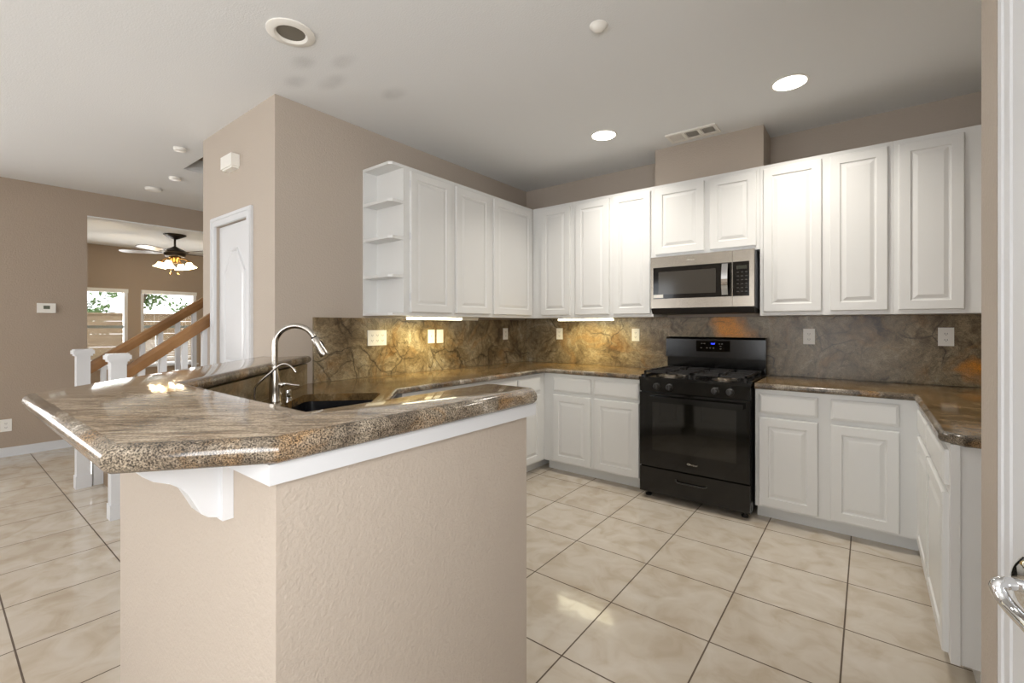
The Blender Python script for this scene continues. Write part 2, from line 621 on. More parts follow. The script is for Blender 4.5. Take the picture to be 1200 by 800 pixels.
def copy_thing(root, loc, label, group=None):
    r = root.copy()
    COL.objects.link(r)
    r.location = loc
    r['label'] = label
    if group:
        r['group'] = group
    for ch in list(root.children):
        c = ch.copy()
        COL.objects.link(c)
        c.parent = r
        for g in ch.children:
            d = g.copy()
            COL.objects.link(d)
            d.parent = c
    return r


def inset(poly, ds):
    """offset a CCW polygon inwards, ds one distance per edge."""
    n = len(poly)
    out = []
    for i in range(n):
        p0, p1, p2 = Vector(poly[i - 1]), Vector(poly[i]), Vector(poly[(i + 1) % n])
        e1, e2 = (p1 - p0).normalized(), (p2 - p1).normalized()
        n1, n2 = Vector((-e1.y, e1.x)), Vector((-e2.y, e2.x))
        a, b = p0 + n1 * ds[i - 1], p1 + n2 * ds[i]
        den = e1.x * e2.y - e1.y * e2.x
        if abs(den) < 1e-6:
            out.append(p1 + n2 * ds[i])
        else:
            t = ((b - a).x * e2.y - (b - a).y * e2.x) / den
            out.append(a + e1 * t)
    return out


def slab(poly, ztop, thick, nosed, steps=8):
    """stone slab: CCW outline, half-round nosing on the edges flagged in nosed. Material 0 top, 1 edge."""
    bm = bmesh.new()
    r = thick / 2
    zc = ztop - r
    ls = []
    for k in range(steps + 1):
        a = -PI / 2 + PI * k / steps
        d = r * (1 - math.cos(a))
        q = inset(poly, [d if s else 0.0 for s in nosed])
        ls.append([(v.x, v.y, zc + r * math.sin(a)) for v in q])
    loops(bm, ls, mi=1)
    for f in bm.faces:
        if len(f.verts) > 4 or abs(f.normal.z) > 0.99:
            f.material_index = 0
    return bm


class Frame:
    """local frame of a cabinet front: u along it, w outwards, z up."""
    def __init__(s, o, R, Nn):
        s.o, s.R, s.N = Vector(o), Vector(R).normalized(), Vector(Nn).normalized()

    def __call__(s, u, w, z):
        return s.o + s.R * u + s.N * w + Vector((0, 0, z))

    def box(s, bm, u0, u1, w0, w1, z0, z1, mi=0):
        p = [s(u0, w0, z0), s(u1, w0, z0), s(u1, w1, z0), s(u0, w1, z0)]
        prism(bm, p, (0, 0, z1 - z0), mi)


def raised_panel(F, u0, u1, z0, z1, t=0.020, w=0.0, fr=0.055):
    bm = bmesh.new()
    def rect(i, d):
        return [F(u0 + i, w + d, z0 + i), F(u1 - i, w + d, z0 + i), F(u1 - i, w + d, z1 - i), F(u0 + i, w + d, z1 - i)]
    loops(bm, [rect(0, 0), rect(0, t - .005), rect(.002, t - .001), rect(.006, t), rect(fr, t), rect(fr + .004, t - .007), rect(fr + .012, t - .008), rect(fr + .034, t - .001), rect(fr + .036, t - .001)])
    return bm


def drawer_front(F, u0, u1, z0, z1, t=0.020, w=0.0):
    bm = bmesh.new()
    def rect(i, d):
        return [F(u0 + i, w + d, z0 + i), F(u1 - i, w + d, z0 + i), F(u1 - i, w + d, z1 - i), F(u0 + i, w + d, z1 - i)]
    loops(bm, [rect(0, 0), rect(0, t - .009), rect(.004, t - .005), rect(.016, t), rect(.02, t)])
    return bm


def cabinet(name, label, cat, group, F, u0, u1, z0, z1, depth, doors, drawers=(), toe=0.0, hollow=False):
    t = thing(name, F((u0 + u1) / 2, -depth / 2, z0), label, cat, group)
    bm = bmesh.new()
    if hollow:
        F.box(bm, u0, u1, -0.02, 0, z0 + toe, z1)
        F.box(bm, u0, u1, -depth, -0.02, z0 + toe, z0 + toe + .02)
    else:
        F.box(bm, u0, u1, -depth, 0, z0 + toe, z1)
    obj('cabinet_body', bm, 'white', t, bevel=0.0015, seg=1)
    if toe:
        bm = bmesh.new()
        F.box(bm, u0, u1, -depth if not hollow else -.1, -0.078, z0, z0 + toe - .0005)
        obj('toe_kick', bm, 'white', t)
    for (a, b, c, d) in doors:
        obj('door', raised_panel(F, a, b, c, d), 'white', t)
    for (a, b, c, d) in drawers:
        obj('drawer_front', drawer_front(F, a, b, c, d), 'white', t)
    return t


def lettering(name, text, size, F, u, z, w, mat, parent, shear=0.0):
    """flat letters lying on a front, as a mesh part."""
    cu = bpy.data.curves.new(name, 'FONT')
    cu.body = text
    cu.size = size
    cu.extrude = 0.0004
    cu.shear = shear
    cu.align_x = 'CENTER'
    cu.align_y = 'CENTER'
    o = bpy.data.objects.new(name, cu)
    COL.objects.link(o)
    dg = bpy.context.evaluated_depsgraph_get()
    me = bpy.data.meshes.new_from_object(o.evaluated_get(dg))
    bpy.data.objects.remove(o)
    bm = bmesh.new()
    bm.from_mesh(me)
    bpy.data.meshes.remove(me)
    for v in bm.verts:
        v.co = F(u + v.co.x, w + v.co.z, z + v.co.y)
    return obj(name, bm, mat, parent)


# ------------------------------------------------------------------ room shell
XL, YW, ZC = -2.96, 4.03, 2.76
XF = -6.75            # hall wall
XW = -11.0            # living-room window wall
struct(obj('floor', bx(-11.2, 1.0, -3.3, 6.0, -0.1, 0), 'floor'), 'cream square tile floor with dark grout')

bm = bmesh.new()
hx0, hx1, hy0, hy1 = -5.07, -4.18, 1.48, 4.2          # stairwell opening in the ceiling
box(bm, -11.2, hx0, -3.3, 6, ZC, ZC + .12)
box(bm, hx1, 1.0, -3.3, 6, ZC, ZC + .12)
box(bm, hx0, hx1, -3.3, hy0, ZC, ZC + .12)
box(bm, hx0, hx1, hy1, 6, ZC, ZC + .12)
struct(obj('ceiling', bm, 'ceiling'), 'off-white painted ceiling with faint grey smudges')
bm = bmesh.new()
box(bm, hx0 - .1, hx0, hy0 - .1, hy1 + .1, ZC + .12, 5.2)
box(bm, hx1, hx1 + .1, hy0 - .1, hy1 + .1, ZC + .12, 5.2)
box(bm, hx0, hx1, hy0 - .1, hy0, ZC + .12, 5.2)
box(bm, hx0, hx1, hy1, hy1 + .1, ZC + .12, 5.2)
box(bm, hx0 - .1, hx1 + .1, hy0 - .1, hy1 + .1, 5.2, 5.3)
struct(obj('wall_stairwell', bm, 'wall'), 'walls of the stairwell above the ceiling opening')

struct(obj('wall_back', bx(XL, 0.9, YW, YW + .12, 0, ZC), 'wall'), 'taupe wall behind the range')
# block that holds the kitchen side wall and the closet under the stairs
dx0, dx1, dz = -3.90, -3.335, 2.04                     # closet door opening
bm = bmesh.new()
box(bm, XL - .12, XL, 1.352 + .12, YW + .12, 0, ZC)
box(bm, -4.17, -4.05, 1.352 + .12, 5.9, 0, ZC)
box(bm, -4.17, dx0, 1.352, 1.472, 0, ZC)
box(bm, dx1, XL, 1.352, 1.472, 0, ZC)
box(bm, dx0, dx1, 1.352, 1.472, dz, ZC)
bmesh.ops.remove_doubles(bm, verts=bm.verts, dist=1e-5)
struct(obj('wall_left', bm, 'wall'), 'taupe wall corner with the closet door')
# stub wall, side wall and entry wall
struct(obj('wall_right', bx(0.87, .99, 1.108, YW, 0, ZC), 'wall'))
struct(obj('wall_stub', bx(0.155, .99, 0.99, 1.108, 0, ZC), 'wall', bevel=0.006), 'textured taupe wall end beside the open white door')
bm = bmesh.new()
box(bm, .42, .54, -3.2, -1.45, 0, ZC)
box(bm, .42, .54, 0, .99, 0, ZC)
box(bm, .42, .54, -1.45, 0, 2.32, ZC)
box(bm, .42, .54, -1.45, 0, 0, 1.1)
struct(obj('wall_entry', bm, 'wall'))
# wall with windows behind the viewpoint
bm = bmesh.new()
box(bm, XF - .12, -5.75, -3.3, -3.18, 0, ZC)
box(bm, -5.75, -3.45, -3.3, -3.18, 0, .55)
box(bm, -5.75, -3.45, -3.3, -3.18, 2.35, ZC)
box(bm, -3.45, -1.95, -3.3, -3.18, 0, ZC)
box(bm, -1.95, .15, -3.3, -3.18, 2.42, ZC)
box(bm, .15, .54, -3.3, -3.18, 0, ZC)
struct(obj('wall_front', bm, 'wall'))
# hall wall with the wide opening to the living room
bm = bmesh.new()
box(bm, XF - .12, XF, -3.18, -2.45, 0, ZC)
box(bm, XF - .12, XF, -2.45, -.75, 0, .65)
box(bm, XF - .12, XF, -2.45, -.75, 2.35, ZC)
box(bm, XF - .12, XF, -.75, 1.09, 0, ZC)
box(bm, XF - .12, XF, 1.09, 4.3, 2.50, ZC)
box(bm, XF - .12, XF, 4.3, 5.9, 0, ZC)
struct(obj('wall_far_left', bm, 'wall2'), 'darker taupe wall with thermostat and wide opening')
struct(obj('header_lit_band', bx(XF - .12, XF, 1.09, 4.3, 2.488, 2.4995), 'ceiling'), 'pale strip standing for window light under the wide opening')  # added pale strip; its colour stands for window light on the header underside
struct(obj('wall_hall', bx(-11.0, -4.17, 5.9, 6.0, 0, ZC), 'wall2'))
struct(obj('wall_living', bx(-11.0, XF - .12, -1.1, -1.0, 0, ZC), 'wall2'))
# window wall of the living room
wz0, wz1 = .52, 1.97
wins = [(1.42, 2.342), (2.532, 3.443)]
bm = bmesh.new()
box(bm, XW - .14, XW, -1.1, 1.42, 0, ZC)
box(bm, XW - .14, XW, 2.342, 2.532, 0, ZC)
box(bm, XW - .14, XW, 3.443, 6.0, 0, ZC)
for a, b in wins:
    box(bm, XW - .14, XW, a, b, 0, wz0)
    box(bm, XW - .14, XW, a, b, wz1, ZC)
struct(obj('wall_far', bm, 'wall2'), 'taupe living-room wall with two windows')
# soffit over the range
struct(obj('soffit', bx(-1.404, -.598, 3.732, YW, 2.44, ZC), 'wall', bevel=.008), 'taupe duct chase between range cabinets and ceiling')

# half walls that carry the bar
bm = bmesh.new()
PZ = 1.046
qa = [(-.88, .404), (-.88, 1.20), (-1.0, 1.20), (-1.0, .525), (-1.945, .525), (-2.96, 1.54), (-2.96, 1.37), (-1.994, .404)]
prism(bm, [(x, y, 0) for x, y in qa], (0, 0, PZ))
struct(obj('wall_peninsula', bm, 'wall', bevel=.007), 'textured taupe half wall under the raised granite bar')

# baseboards
struct(obj('baseboard_far_left', bx(XF, XF + .014, -3.1, 1.09, 0, .09), 'trim', bevel=.004))
struct(obj('baseboard_left', bx(dx1 + .07, XL, 1.338, 1.352, 0, .09), 'trim', bevel=.004))
struct(obj('baseboard_far', bx(XW, XW + .014, -.98, 5.88, 0, .09), 'trim', bevel=.004))
struct(obj('baseboard_hall', bx(-10.9, -5.1, 5.886, 5.9, 0, .09), 'trim', bevel=.004))
# flat white trim under the bar stone, round the end of the half wall
bm = bmesh.new()
prism(bm, [(x, y, 1.008) for x, y in ((-1.069, .382), (-.858, .382), (-.858, 1.222), (-1.04, 1.222), (-1.04, 1.2005), (-.8795, 1.2005), (-.8795, .4035), (-1.069, .4035))], (0, 0, .0385))
struct(obj('trim_1', bm, 'trim', bevel=.002), 'white flat trim under the bar edge')

# windows of the living room
for i, (a, b) in enumerate(wins):
    w = thing('window_%d' % (i + 1), (XW - .08, (a + b) / 2, wz0), ['white sash window beside the wall opening', 'white sash window behind the stair rails'][i], 'window')
    w['kind'] = 'structure'
    bm = bmesh.new()
    f = .05
    box(bm, XW - .12, XW - .02, a, a + f, wz0, wz1)
    box(bm, XW - .12, XW - .02, b - f, b, wz0, wz1)
    box(bm, XW - .12, XW - .02, a + f, b - f, wz0, wz0 + f)
    box(bm, XW - .12, XW - .02, a + f, b - f, wz1 - f, wz1)
    obj('window_frame', bm, 'trim', w)
    zm = 1.27
    bm = bmesh.new()
    box(bm, XW - .09, XW - .05, a + f, b - f, zm - .025, zm + .025)
    box(bm, XW - .085, XW - .06, (a + b) / 2 - .008 - .2, (a + b) / 2 + .008 - .2, wz0 + f, zm - .025)
    obj('sash_rail', bm, pbr('grey_aluminium_sash', rgb(150, 160, 160), .4, var=.02), w)
    obj('pane', bx(XW - .075, XW - .071, a + f, b - f, wz0 + f, wz1 - f), 'glass', w)
    obj('sill', bx(XW - .02, XW + .05, a - .03, b + .03, wz0 - .025, wz0), 'trim', w, bevel=.004)
    # raised slat blind: headrail and, in the second window, lowered slats at the bottom half
    bl = thing('window_blind', (XW + .02, (a + b) / 2, wz1), ['white headrail of the raised blind in the window beside the opening', 'white slat blind half lowered in the window behind the stair rails'][i], 'blind', 'living room blinds')
    obj('headrail', bx(XW + .003, XW + .05, a + .005, b - .005, wz1 - .065, wz1 + .005), 'blind', bl, bevel=.004)
    if i == 1:
        bm = bmesh.new()
        for k in range(15):
            z = wz0 + .03 + k * .032
            box(bm, XW + .01, XW + .045, a + .06, b - .06, z, z + .006)
        obj('slats', bm, 'blind', bl)
        bm = bmesh.new()
        for yy in (a + .2, b - .2):
            box(bm, XW + .027, XW + .029, yy, yy + .003, wz0 + .03, wz1 - .06)
        obj('lift_cord', bm, 'blind', bl)
# glazing of the openings behind the viewpoint
for nm, (x0, x1, y0, y1, z0, z1), ax in (('window_3', (-1.95, .15, -3.26, -3.22, 0, 2.42), 0), ('window_4', (-5.75, -3.45, -3.26, -3.22, .55, 2.35), 0), ('window_5', (XF - .08, XF - .04, -2.45, -.75, .65, 2.35), 1), ('window_6', (.46, .50, -1.45, 0, 1.1, 2.32), 1)):
    w = thing(nm, ((x0 + x1) / 2, (y0 + y1) / 2, z0), 'white framed window', 'window')
    w['kind'] = 'structure'
    bm = bmesh.new()
    f = .06
    for (p, q) in (((x0, x1), (y0, y1)),):
        box(bm, x0, x1, y0, y1, z0, z0 + f)
        box(bm, x0, x1, y0, y1, z1 - f, z1)
        if ax == 0:
            for u in (x0, (x0 + x1) / 2 - f / 2, x1 - f):
                box(bm, u, u + f, y0, y1, z0 + f, z1 - f)
        else:
            for u in (y0, (y0 + y1) / 2 - f / 2, y1 - f):
                box(bm, x0, x1, u, u + f, z0 + f, z1 - f)
    obj('window_frame', bm, 'trim', w)
    if ax == 0:
        obj('pane', bx(x0, x1, (y0 + y1) / 2 - .002, (y0 + y1) / 2 + .002, z0 + f, z1 - f), 'glass', w)
    else:
        obj('pane', bx((x0 + x1) / 2 - .002, (x0 + x1) / 2 + .002, y0, y1, z0 + f, z1 - f), 'glass', w)

# closet door with its casing
d1 = thing('door_1', ((dx0 + dx1) / 2, 1.37, 0), 'white closet door with pointed-top moulded panel', 'door')
d1['kind'] = 'structure'
Fd = Frame((dx0, 1.372, 0), (1, 0, 0), (0, -1, 0))
W_ = dx1 - dx0
bm = bmesh.new()
Fd.box(bm, .004, W_ - .004, -.035, 0, .008, dz - .004)
obj('door_leaf', bm, 'trim', d1, bevel=.002)
for (z0, z1, arch) in ((1.02, 1.86, True), (.18, .86, False)):
    a0, a1 = .10, W_ - .10
    um = (a0 + a1) / 2
    def outline(i):
        if arch:
            return [(a0 + i, z0 + i), (a1 - i, z0 + i), (a1 - i, z1 - .17 - i * .4), (um + .05 - i * .1, z1 - i), (um - .05 + i * .1, z1 - i), (a0 + i, z1 - .17 - i * .4)]
        return [(a0 + i, z0 + i), (a1 - i, z0 + i), (a1 - i, z1 - i), (a0 + i, z1 - i)]
    bm = bmesh.new()
    loops(bm, [[Fd(u, w, z) for u, z in outline(i)] for i, w in ((0, 0), (.006, .010), (.018, .010), (.026, .003), (.05, .007), (.052, .007))])
    obj('moulded_panel', bm, 'trim', d1)
for z in (1.82, .3):
    bm = bmesh.new()
    lathe(bm, [(.007, 0), (.007, .09)], Fd(W_ - .002, .008, z - .045), seg=10)
    Fd.box(bm, W_ - .026, W_ - .001, 0, .004, z - .045, z + .045)
    obj('hinge', bm, 'trim', d1)
bm = bmesh.new()
lathe(bm, [(.03, 0), (.03, .006), (.012, .012), (.012, .03), (.026, .04), (.028, .055), (.018, .066), (.001, .068)], Fd(.06, 0, .96), (0, -1, 0))
obj('door_knob', bm, 'nickel', d1, smooth=40)
bm = bmesh.new()
cw = .066
box(bm, dx0 - cw, dx0, 1.334, 1.352, 0, dz + cw)
box(bm, dx1, dx1 + cw, 1.334, 1.352, 0, dz + cw)
box(bm, dx0, dx1, 1.334, 1.352, dz, dz + cw)
box(bm, dx0 - cw + .008, dx0 - cw + .026, 1.328, 1.334, 0, dz + cw - .008)
box(bm, dx1 + cw - .026, dx1 + cw - .008, 1.328, 1.334, 0, dz + cw - .008)
box(bm, dx0 - cw + .026, dx1 + cw - .026, 1.328, 1.334, dz + cw - .026, dz + cw - .008)
struct(obj('trim_2', bm, 'trim', bevel=.003), 'white casing round the closet door')

# open door beside the viewpoint, with chrome lever
edge_p = Vector((.147, .940, 0))
dirv = Vector((.217, -1, 0)).normalized()
nrm = Vector((-1, -.217, 0)).normalized()
Fo = Frame(edge_p, dirv, nrm)
d2 = thing('door_2', Fo(.4, -.02, 0), 'white door standing open beside the textured wall end', 'door')
d2['kind'] = 'structure'
LW = .82
bm = bmesh.new()
prof = [(0, -.035), (0, -.003), (.003, 0), (.012, 0), (.014, -.003), (.018, -.003), (.020, 0), (.034, 0), (.036, -.003), (.040, -.003), (.042, 0), (LW, 0), (LW, -.035)]
prism(bm, [Fo(u, w, .012) for u, w in prof], (0, 0, 2.03))
obj('door_leaf', bm, 'trim', d2)
for (z0, z1) in ((1.12, 1.90), (.2, .84)):
    obj('moulded_panel', raised_panel(Fo, .13, LW - .12, z0, z1, t=.008, fr=.02), 'trim', d2)
lz = .957
lv = obj('rose', (lambda b: (lathe(b, [(.034, 0), (.036, .004), (.034, .014), (.026, .02), (.022, .021)], Fo(.112, 0, lz + .022), nrm), b)[1])(bmesh.new()), 'chrome', d2, smooth=40)
bm = bmesh.new()
up = Vector((0, 0, 1))
base = Fo(.112, .008, lz + .022)
pts = smooth_path([base, base + nrm * .012, base + nrm * .026, base + nrm * .035 - up * .004 + dirv * .002, base + nrm * .034 - up * .013 + dirv * .006, base + nrm * .031 - up * .020 + dirv * .018, base + nrm * .030 - up * .022 + dirv * .05, base + nrm * .032 - up * .020 + dirv * .10], 6)
tube(bm, pts, [.0075] * 13 + [.008] * 4 + [.008] * 8 + [.008] * (len(pts) - 26) + [.006], 18)
obj('lever_handle', bm, 'chrome', d2, smooth=60)

# ------------------------------------------------------------------ outdoors
struct(obj('lawn', bx(-22, -11.2, -12, 16, -.2, -.1), 'grass'), 'dry lawn beyond the living-room windows')
bm = bmesh.new()
for k in range(11):
    box(bm, -14.03, -14.0, -6, 11, -.1 + k * .15, -.1 + k * .15 + .1495 - (.006 if k % 2 else 0))
fe = thing('garden_fence', (-14, 2, -.1), 'tan board fence standing outside the living-room windows', 'fence')
obj('boards', bm, 'fence', fe)
obj('cap_rail', bx(-14.06, -13.97, -6, 11, 1.55, 1.59), 'fence', fe)
for yy in (-5, -2.6, -.2, 2.2, 4.6, 7, 9.4):
    obj('fence_post', bx(-14.12, -14.03, yy, yy + .09, -.1, 1.56), 'fence', fe)


def tree(x, y, zt, zc, r, n, label, seed, hz=.6):
    rnd = random.Random(seed)
    t = thing('tree', (x, y, -.1), label, 'tree', 'trees behind the fence')
    bm = bmesh.new()
    tube(bm, [(x, y, -.1), (x + .05, y, zc * .5), (x, y + .1, zc)], [.11, .08, .04], 8)
    for k in range(7):
        a = rnd.uniform(0, 2 * PI)
        e = Vector((x + math.cos(a) * r * .8, y + math.sin(a) * r * .8, zc + rnd.uniform(-.2, .6) * r * hz))
        tube(bm, [(x, y + .05, zc * .75), (Vector((x, y, zc)) + e) / 2 + Vector((0, 0, .1)), e], [.04, .025, .008], 6)
    obj('trunk', bm, 'bark', t)
    bm = bmesh.new()
    cl = [Vector((x + rnd.gauss(0, .5) * r, y + rnd.gauss(0, .5) * r, zc + rnd.gauss(0, .45) * r * hz)) for _ in range(14)]
    for k in range(n):
        c = rnd.choice(cl) + Vector((rnd.gauss(0, .16), rnd.gauss(0, .16), rnd.gauss(0, .13))) * r
        u = Vector((rnd.uniform(-1, 1), rnd.uniform(-1, 1), rnd.uniform(-1, 1))).normalized()
        v = u.cross(Vector((rnd.uniform(-1, 1), rnd.uniform(-1, 1), rnd.uniform(-1, 1)))).normalized()
        s = rnd.uniform(.05, .10)
        bm.faces.new([bm.verts.new(c - u * s), bm.verts.new(c + v * s * .5), bm.verts.new(c + u * s), bm.verts.new(c - v * s * .5)])
    obj('foliage', bm, 'leaf', t)
    return t


tree(-16.2, 2.4, 0, 1.55, 1.0, 1500, 'low green bushy tree just above the fence in the window beside the opening', 3, .35)
tree(-16.8, 3.75, 0, 2.25, .9, 700, 'loose green tree behind the fence in the window behind the stair rails', 8, .75)

# ------------------------------------------------------------------ stairs and rails
st = thing('staircase', (-4.55, 1.9, 0), 'beige carpeted stairs rising behind the closet wall', 'stairs')
bm = bmesh.new()
tr, rs_ = .26, .185
pts = [(-4.965, .90, 0)]
for k in range(12):
    pts += [(-4.965, .90 + k * tr, (k + 1) * rs_), (-4.965, .90 + (k + 1) * tr, (k + 1) * rs_)]
pts.append((-4.965, .90 + 12 * tr, 0))
prism(bm, pts, (.785, 0, 0))
obj('carpeted_steps', bm, 'carpet', st, bevel=.012)
bm = bmesh.new()
prism(bm, [(-5.03, .84, 0), (-5.03, .84, .26), (-5.03, 4.0, .26 + 3.16 * rs_ / tr), (-5.03, 4.0, 0)], (.06, 0, 0))
obj('stringer', bm, 'trim', st)
bm = bmesh.new()
prism(bm, [(-4.18 + .005, .84, 0), (-4.18 + .005, .84, .26), (-4.18 + .005, 1.335, .26 + .495 * rs_ / tr), (-4.18 + .005, 1.335, 0)], (.19, 0, 0))
obj('skirt', bm, 'trim', st)


def railing(xc, yc, y_end, label, z0, slope, nb):
    t = thing('stair_railing', (xc, yc, 0), label, 'railing', 'stair railings')
    w = .041
    n = obj('newel_post', bx(xc - w, xc + w, yc - w, yc + w, 0, 1.06), 'trim', t, bevel=.004)
    bm = bmesh.new()
    box(bm, xc - w - .012, xc + w + .012, yc - w - .012, yc + w + .012, 1.055, 1.07)
    box(bm, xc - w - .022, xc + w + .022, yc - w - .022, yc + w + .022, 1.07, 1.098)
    box(bm, xc - w - .014, xc + w + .014, yc - w - .014, yc + w + .014, 1.098, 1.108)
    cap = obj('newel_cap', bm, 'trim', n, bevel=.003)
    obj('newel_base', bx(xc - w - .006, xc + w + .006, yc - w - .006, yc + w + .006, 0, .10), 'trim', n, bevel=.003)
    bm = bmesh.new()
    ya, yb = yc + w, y_end
    h = .095
    pr = [(-.028, 0), (.028, 0), (.031, .03), (.031, h - .03), (.02, h), (-.02, h), (-.031, h - .03), (-.031, .03)]
    loops(bm, [[(xc + p, y, z0 + (y - ya) * slope + q) for p, q in pr] for y in (ya, yb)])
    obj('handrail', bm, 'oak', t, bevel=.004)
    for k in range(nb):
        y = ya + .085 + k * .128
        if y > yb - .02:
            break
        zb = .30 + (y - .84) * rs_ / tr
        obj('baluster', bx(xc - .017, xc + .017, y - .017, y + .017, zb + .012, z0 + (y - ya) * slope + .008), 'trim', t)
    return t


railing(-5.0, .78, 3.2, 'stair railing beside the thermostat wall, with white newel and oak handrail', .905, .71, 30)
railing(-4.02, .80, 1.352, 'shorter stair railing ending at the closet wall, oak handrail on white newel', .925, .735, 4)

# ------------------------------------------------------------------ stonework
t_ = .02
sp = [('splash_slab_range_wall', None)]
bm = bx(XL + .001, .869, YW - t_, YW - .0005, .915, 1.3685)
tag(obj('stone_backsplash', bm, 'splash'), 'brown veined granite backsplash behind the range, orange blotch above it', 'backsplash', 'granite backsplashes')
bm = bx(XL + .0005, XL + t_, 1.60, YW - t_ - .001, .915, 1.354)
tag(obj('stone_backsplash', bm, 'splash'), 'brown cracked granite backsplash behind the faucet, under the open shelves', 'backsplash', 'granite backsplashes')
bm = bmesh.new()
prism(bm, [(x, y, .915) for x, y in ((-1.0, 1.19), (-1.0, .525), (-1.945, .525), (-2.939, 1.519), (-2.939, 1.552), (-1.935, .547), (-1.022, .547), (-1.022, 1.19))], (0, 0, .13))
tag(obj('stone_backsplash', bm, 'splash'), 'low granite upstand between the sink and the raised bar', 'backsplash', 'granite backsplashes')

bar_poly = [(-1.98, .176), (-1.0, .176), (-.83, .386), (-.83, 1.19), (-.86, 1.222), (-1.03, 1.222), (-1.06, 1.19), (-1.06, .565), (-1.935, .565), (-2.9595, 1.5895), (-2.9595, 1.3515), (-3.156, 1.3515)]
bm = slab(bar_poly, 1.098, .05, [1, 1, 1, 1, 1, 1, 1, 1, 1, 0, 0, 1])
bt = obj('bar_countertop', bm, ['bar', 'edge'], smooth=35)
tag(bt, 'raised brown granite bar top wrapping the sink corner, rounded nosing', 'countertop')

wt_poly = [(-2.9395, 4.0095), (-2.9395, 1.5565), (-1.933, .5485), (-1.0225, .5485), (-1.0225, 1.155), (-1.655, 1.155), (-2.27, 1.77), (-2.27, 3.392), (-1.39, 3.392), (-1.39, 4.0095)]
bm = slab(wt_poly, .914, .04, [0, 0, 0, 0, 1, 1, 1, 1, 0, 0])
wt = obj('granite_worktop', bm, ['worktop', 'edge'], smooth=35)
tag(wt, 'low brown granite worktop running from the sink round to the range', 'countertop', 'granite worktops')
# sink cut-out
S2 = math.sqrt(.5)
def uv(u, v, z=0):          # corner frame: u along the diagonal, v towards the kitchen
    return Vector(((u + v) * S2, (v - u) * S2, z))
# with u=(x-y)/sqrt2, v=(x+y)/sqrt2
su0, su1, sv0, sv1 = -2.69, -1.95, -.84, -.425
def rrect(u0, u1, v0, v1, r, z, n=5):
    out = []
    for (cu, cv, a0) in ((u1 - r, v1 - r, 0), (u0 + r, v1 - r, PI / 2), (u0 + r, v0 + r, PI), (u1 - r, v0 + r, 3 * PI / 2)):
        for k in range(n + 1):
            a = a0 + PI / 2 * k / n
            out.append(uv(cu + r * math.cos(a), cv + r * math.sin(a), z))
    return out
bmc = bmesh.new()
loops(bmc, [rrect(su0, su1, sv0, sv1, .05, .8), rrect(su0, su1, sv0, sv1, .05, 1.0)])
bmesh.ops.recalc_face_normals(bmc, faces=bmc.faces)
cm_ = bpy.data.meshes.new('cutter')
bmc.to_mesh(cm_)
bmc.free()
cut = bpy.data.objects.new('cutter', cm_)
COL.objects.link(cut)
md = wt.modifiers.new('cut', 'BOOLEAN')
md.operation = 'DIFFERENCE'
md.solver = 'EXACT'
md.object = cut
bpy.context.view_layer.update()
me2 = bpy.data.meshes.new_from_object(wt.evaluated_get(bpy.context.evaluated_depsgraph_get()))
wt.modifiers.clear()
wt.data = me2
bpy.data.objects.remove(cut)

rt_poly = [(-.598, 3.392), (.205, 3.392), (.205, 2.27), (.265, 2.205), (.868, 2.205), (.868, 4.0095), (-.598, 4.0095)]
tag(obj('granite_worktop', slab(rt_poly, .914, .04, [1, 1, 1, 1, 0, 0, 0]), ['worktop', 'edge'], smooth=35), 'brown granite worktop turning the corner toward the open door', 'countertop', 'granite worktops')

# sink
sk = thing('kitchen_sink', uv((su0 + su1) / 2, (sv0 + sv1) / 2, .66), 'black double-bowl sink set in the granite corner', 'sink')
bm = bmesh.new()
um = -2.28
for (a, b) in ((su0 - .004, um - .012), (um + .012, su1 + .004)):
    z1 = .872
    loops(bm, [rrect(a - .016, b + .016, sv0 - .02, sv1 + .02, .06, z1), rrect(a - .016, b + .016, sv0 - .02, sv1 + .02, .06, z1 - .012), rrect(a - .006, b + .006, sv0 - .012, sv1 + .012, .05, z1 - .013), rrect(a + .004, b - .004, sv0 + .002, sv1 - .002, .05, .67), rrect(a + .06, b - .06, sv0 + .06, sv1 - .06, .03, .66), rrect(a + .06, b - .06, sv0 + .06, sv1 - .06, .03, .668), rrect(a + .01, b - .01, sv0 + .01, sv1 - .01, .05, .68), rrect(a, b, sv0 - .004, sv1 + .004, .05, z1)][::1], cap0=False, cap1=False)
bmesh.ops.remove_doubles(bm, verts=bm.verts, dist=1e-5)
obj('basin', bm, 'sink', sk, smooth=40)
for (a, b) in ((su0, um), (um, su1)):
    bm = bmesh.new()
    lathe(bm, [(.045, 0), (.045, .004), (.03, .003), (.001, .002)], uv((a + b) / 2, (sv0 + sv1) / 2, .6805))
    obj('drain', bm, 'chrome', sk, smooth=40)

# faucet
P0 = Vector((-2.368, 1.082, .9145))
vd = Vector((S2, S2, 0))
ud = Vector((S2, -S2, 0))
fa = thing('kitchen_faucet', P0, 'brushed nickel gooseneck faucet with pull-down spray head behind the sink', 'faucet')
bm = bmesh.new()
lathe(bm, [(.030, 0), (.030, .006), (.027, .012), (.0265, .06), (.025, .10), (.019, .145), (.0145, .17), (.0135, .18)], P0)
obj('faucet_body', bm, 'nickel', fa, smooth=40)
bm = bmesh.new()
arc = [P0 + Vector((0, 0, .175)), P0 + Vector((0, 0, .24))]
R_ = .098
for k in range(0, 15):
    a = PI - (PI - .42) * k / 14
    arc.append(P0 + Vector((0, 0, .285)) + vd * (R_ + R_ * math.cos(a)) + up * (R_ * math.sin(a)))
tube(bm, arc, .0135, 18)
obj('spout', bm, 'nickel', fa, smooth=60)
bm = bmesh.new()
e = arc[-1]
dr = (arc[-1] - arc[-2]).normalized()
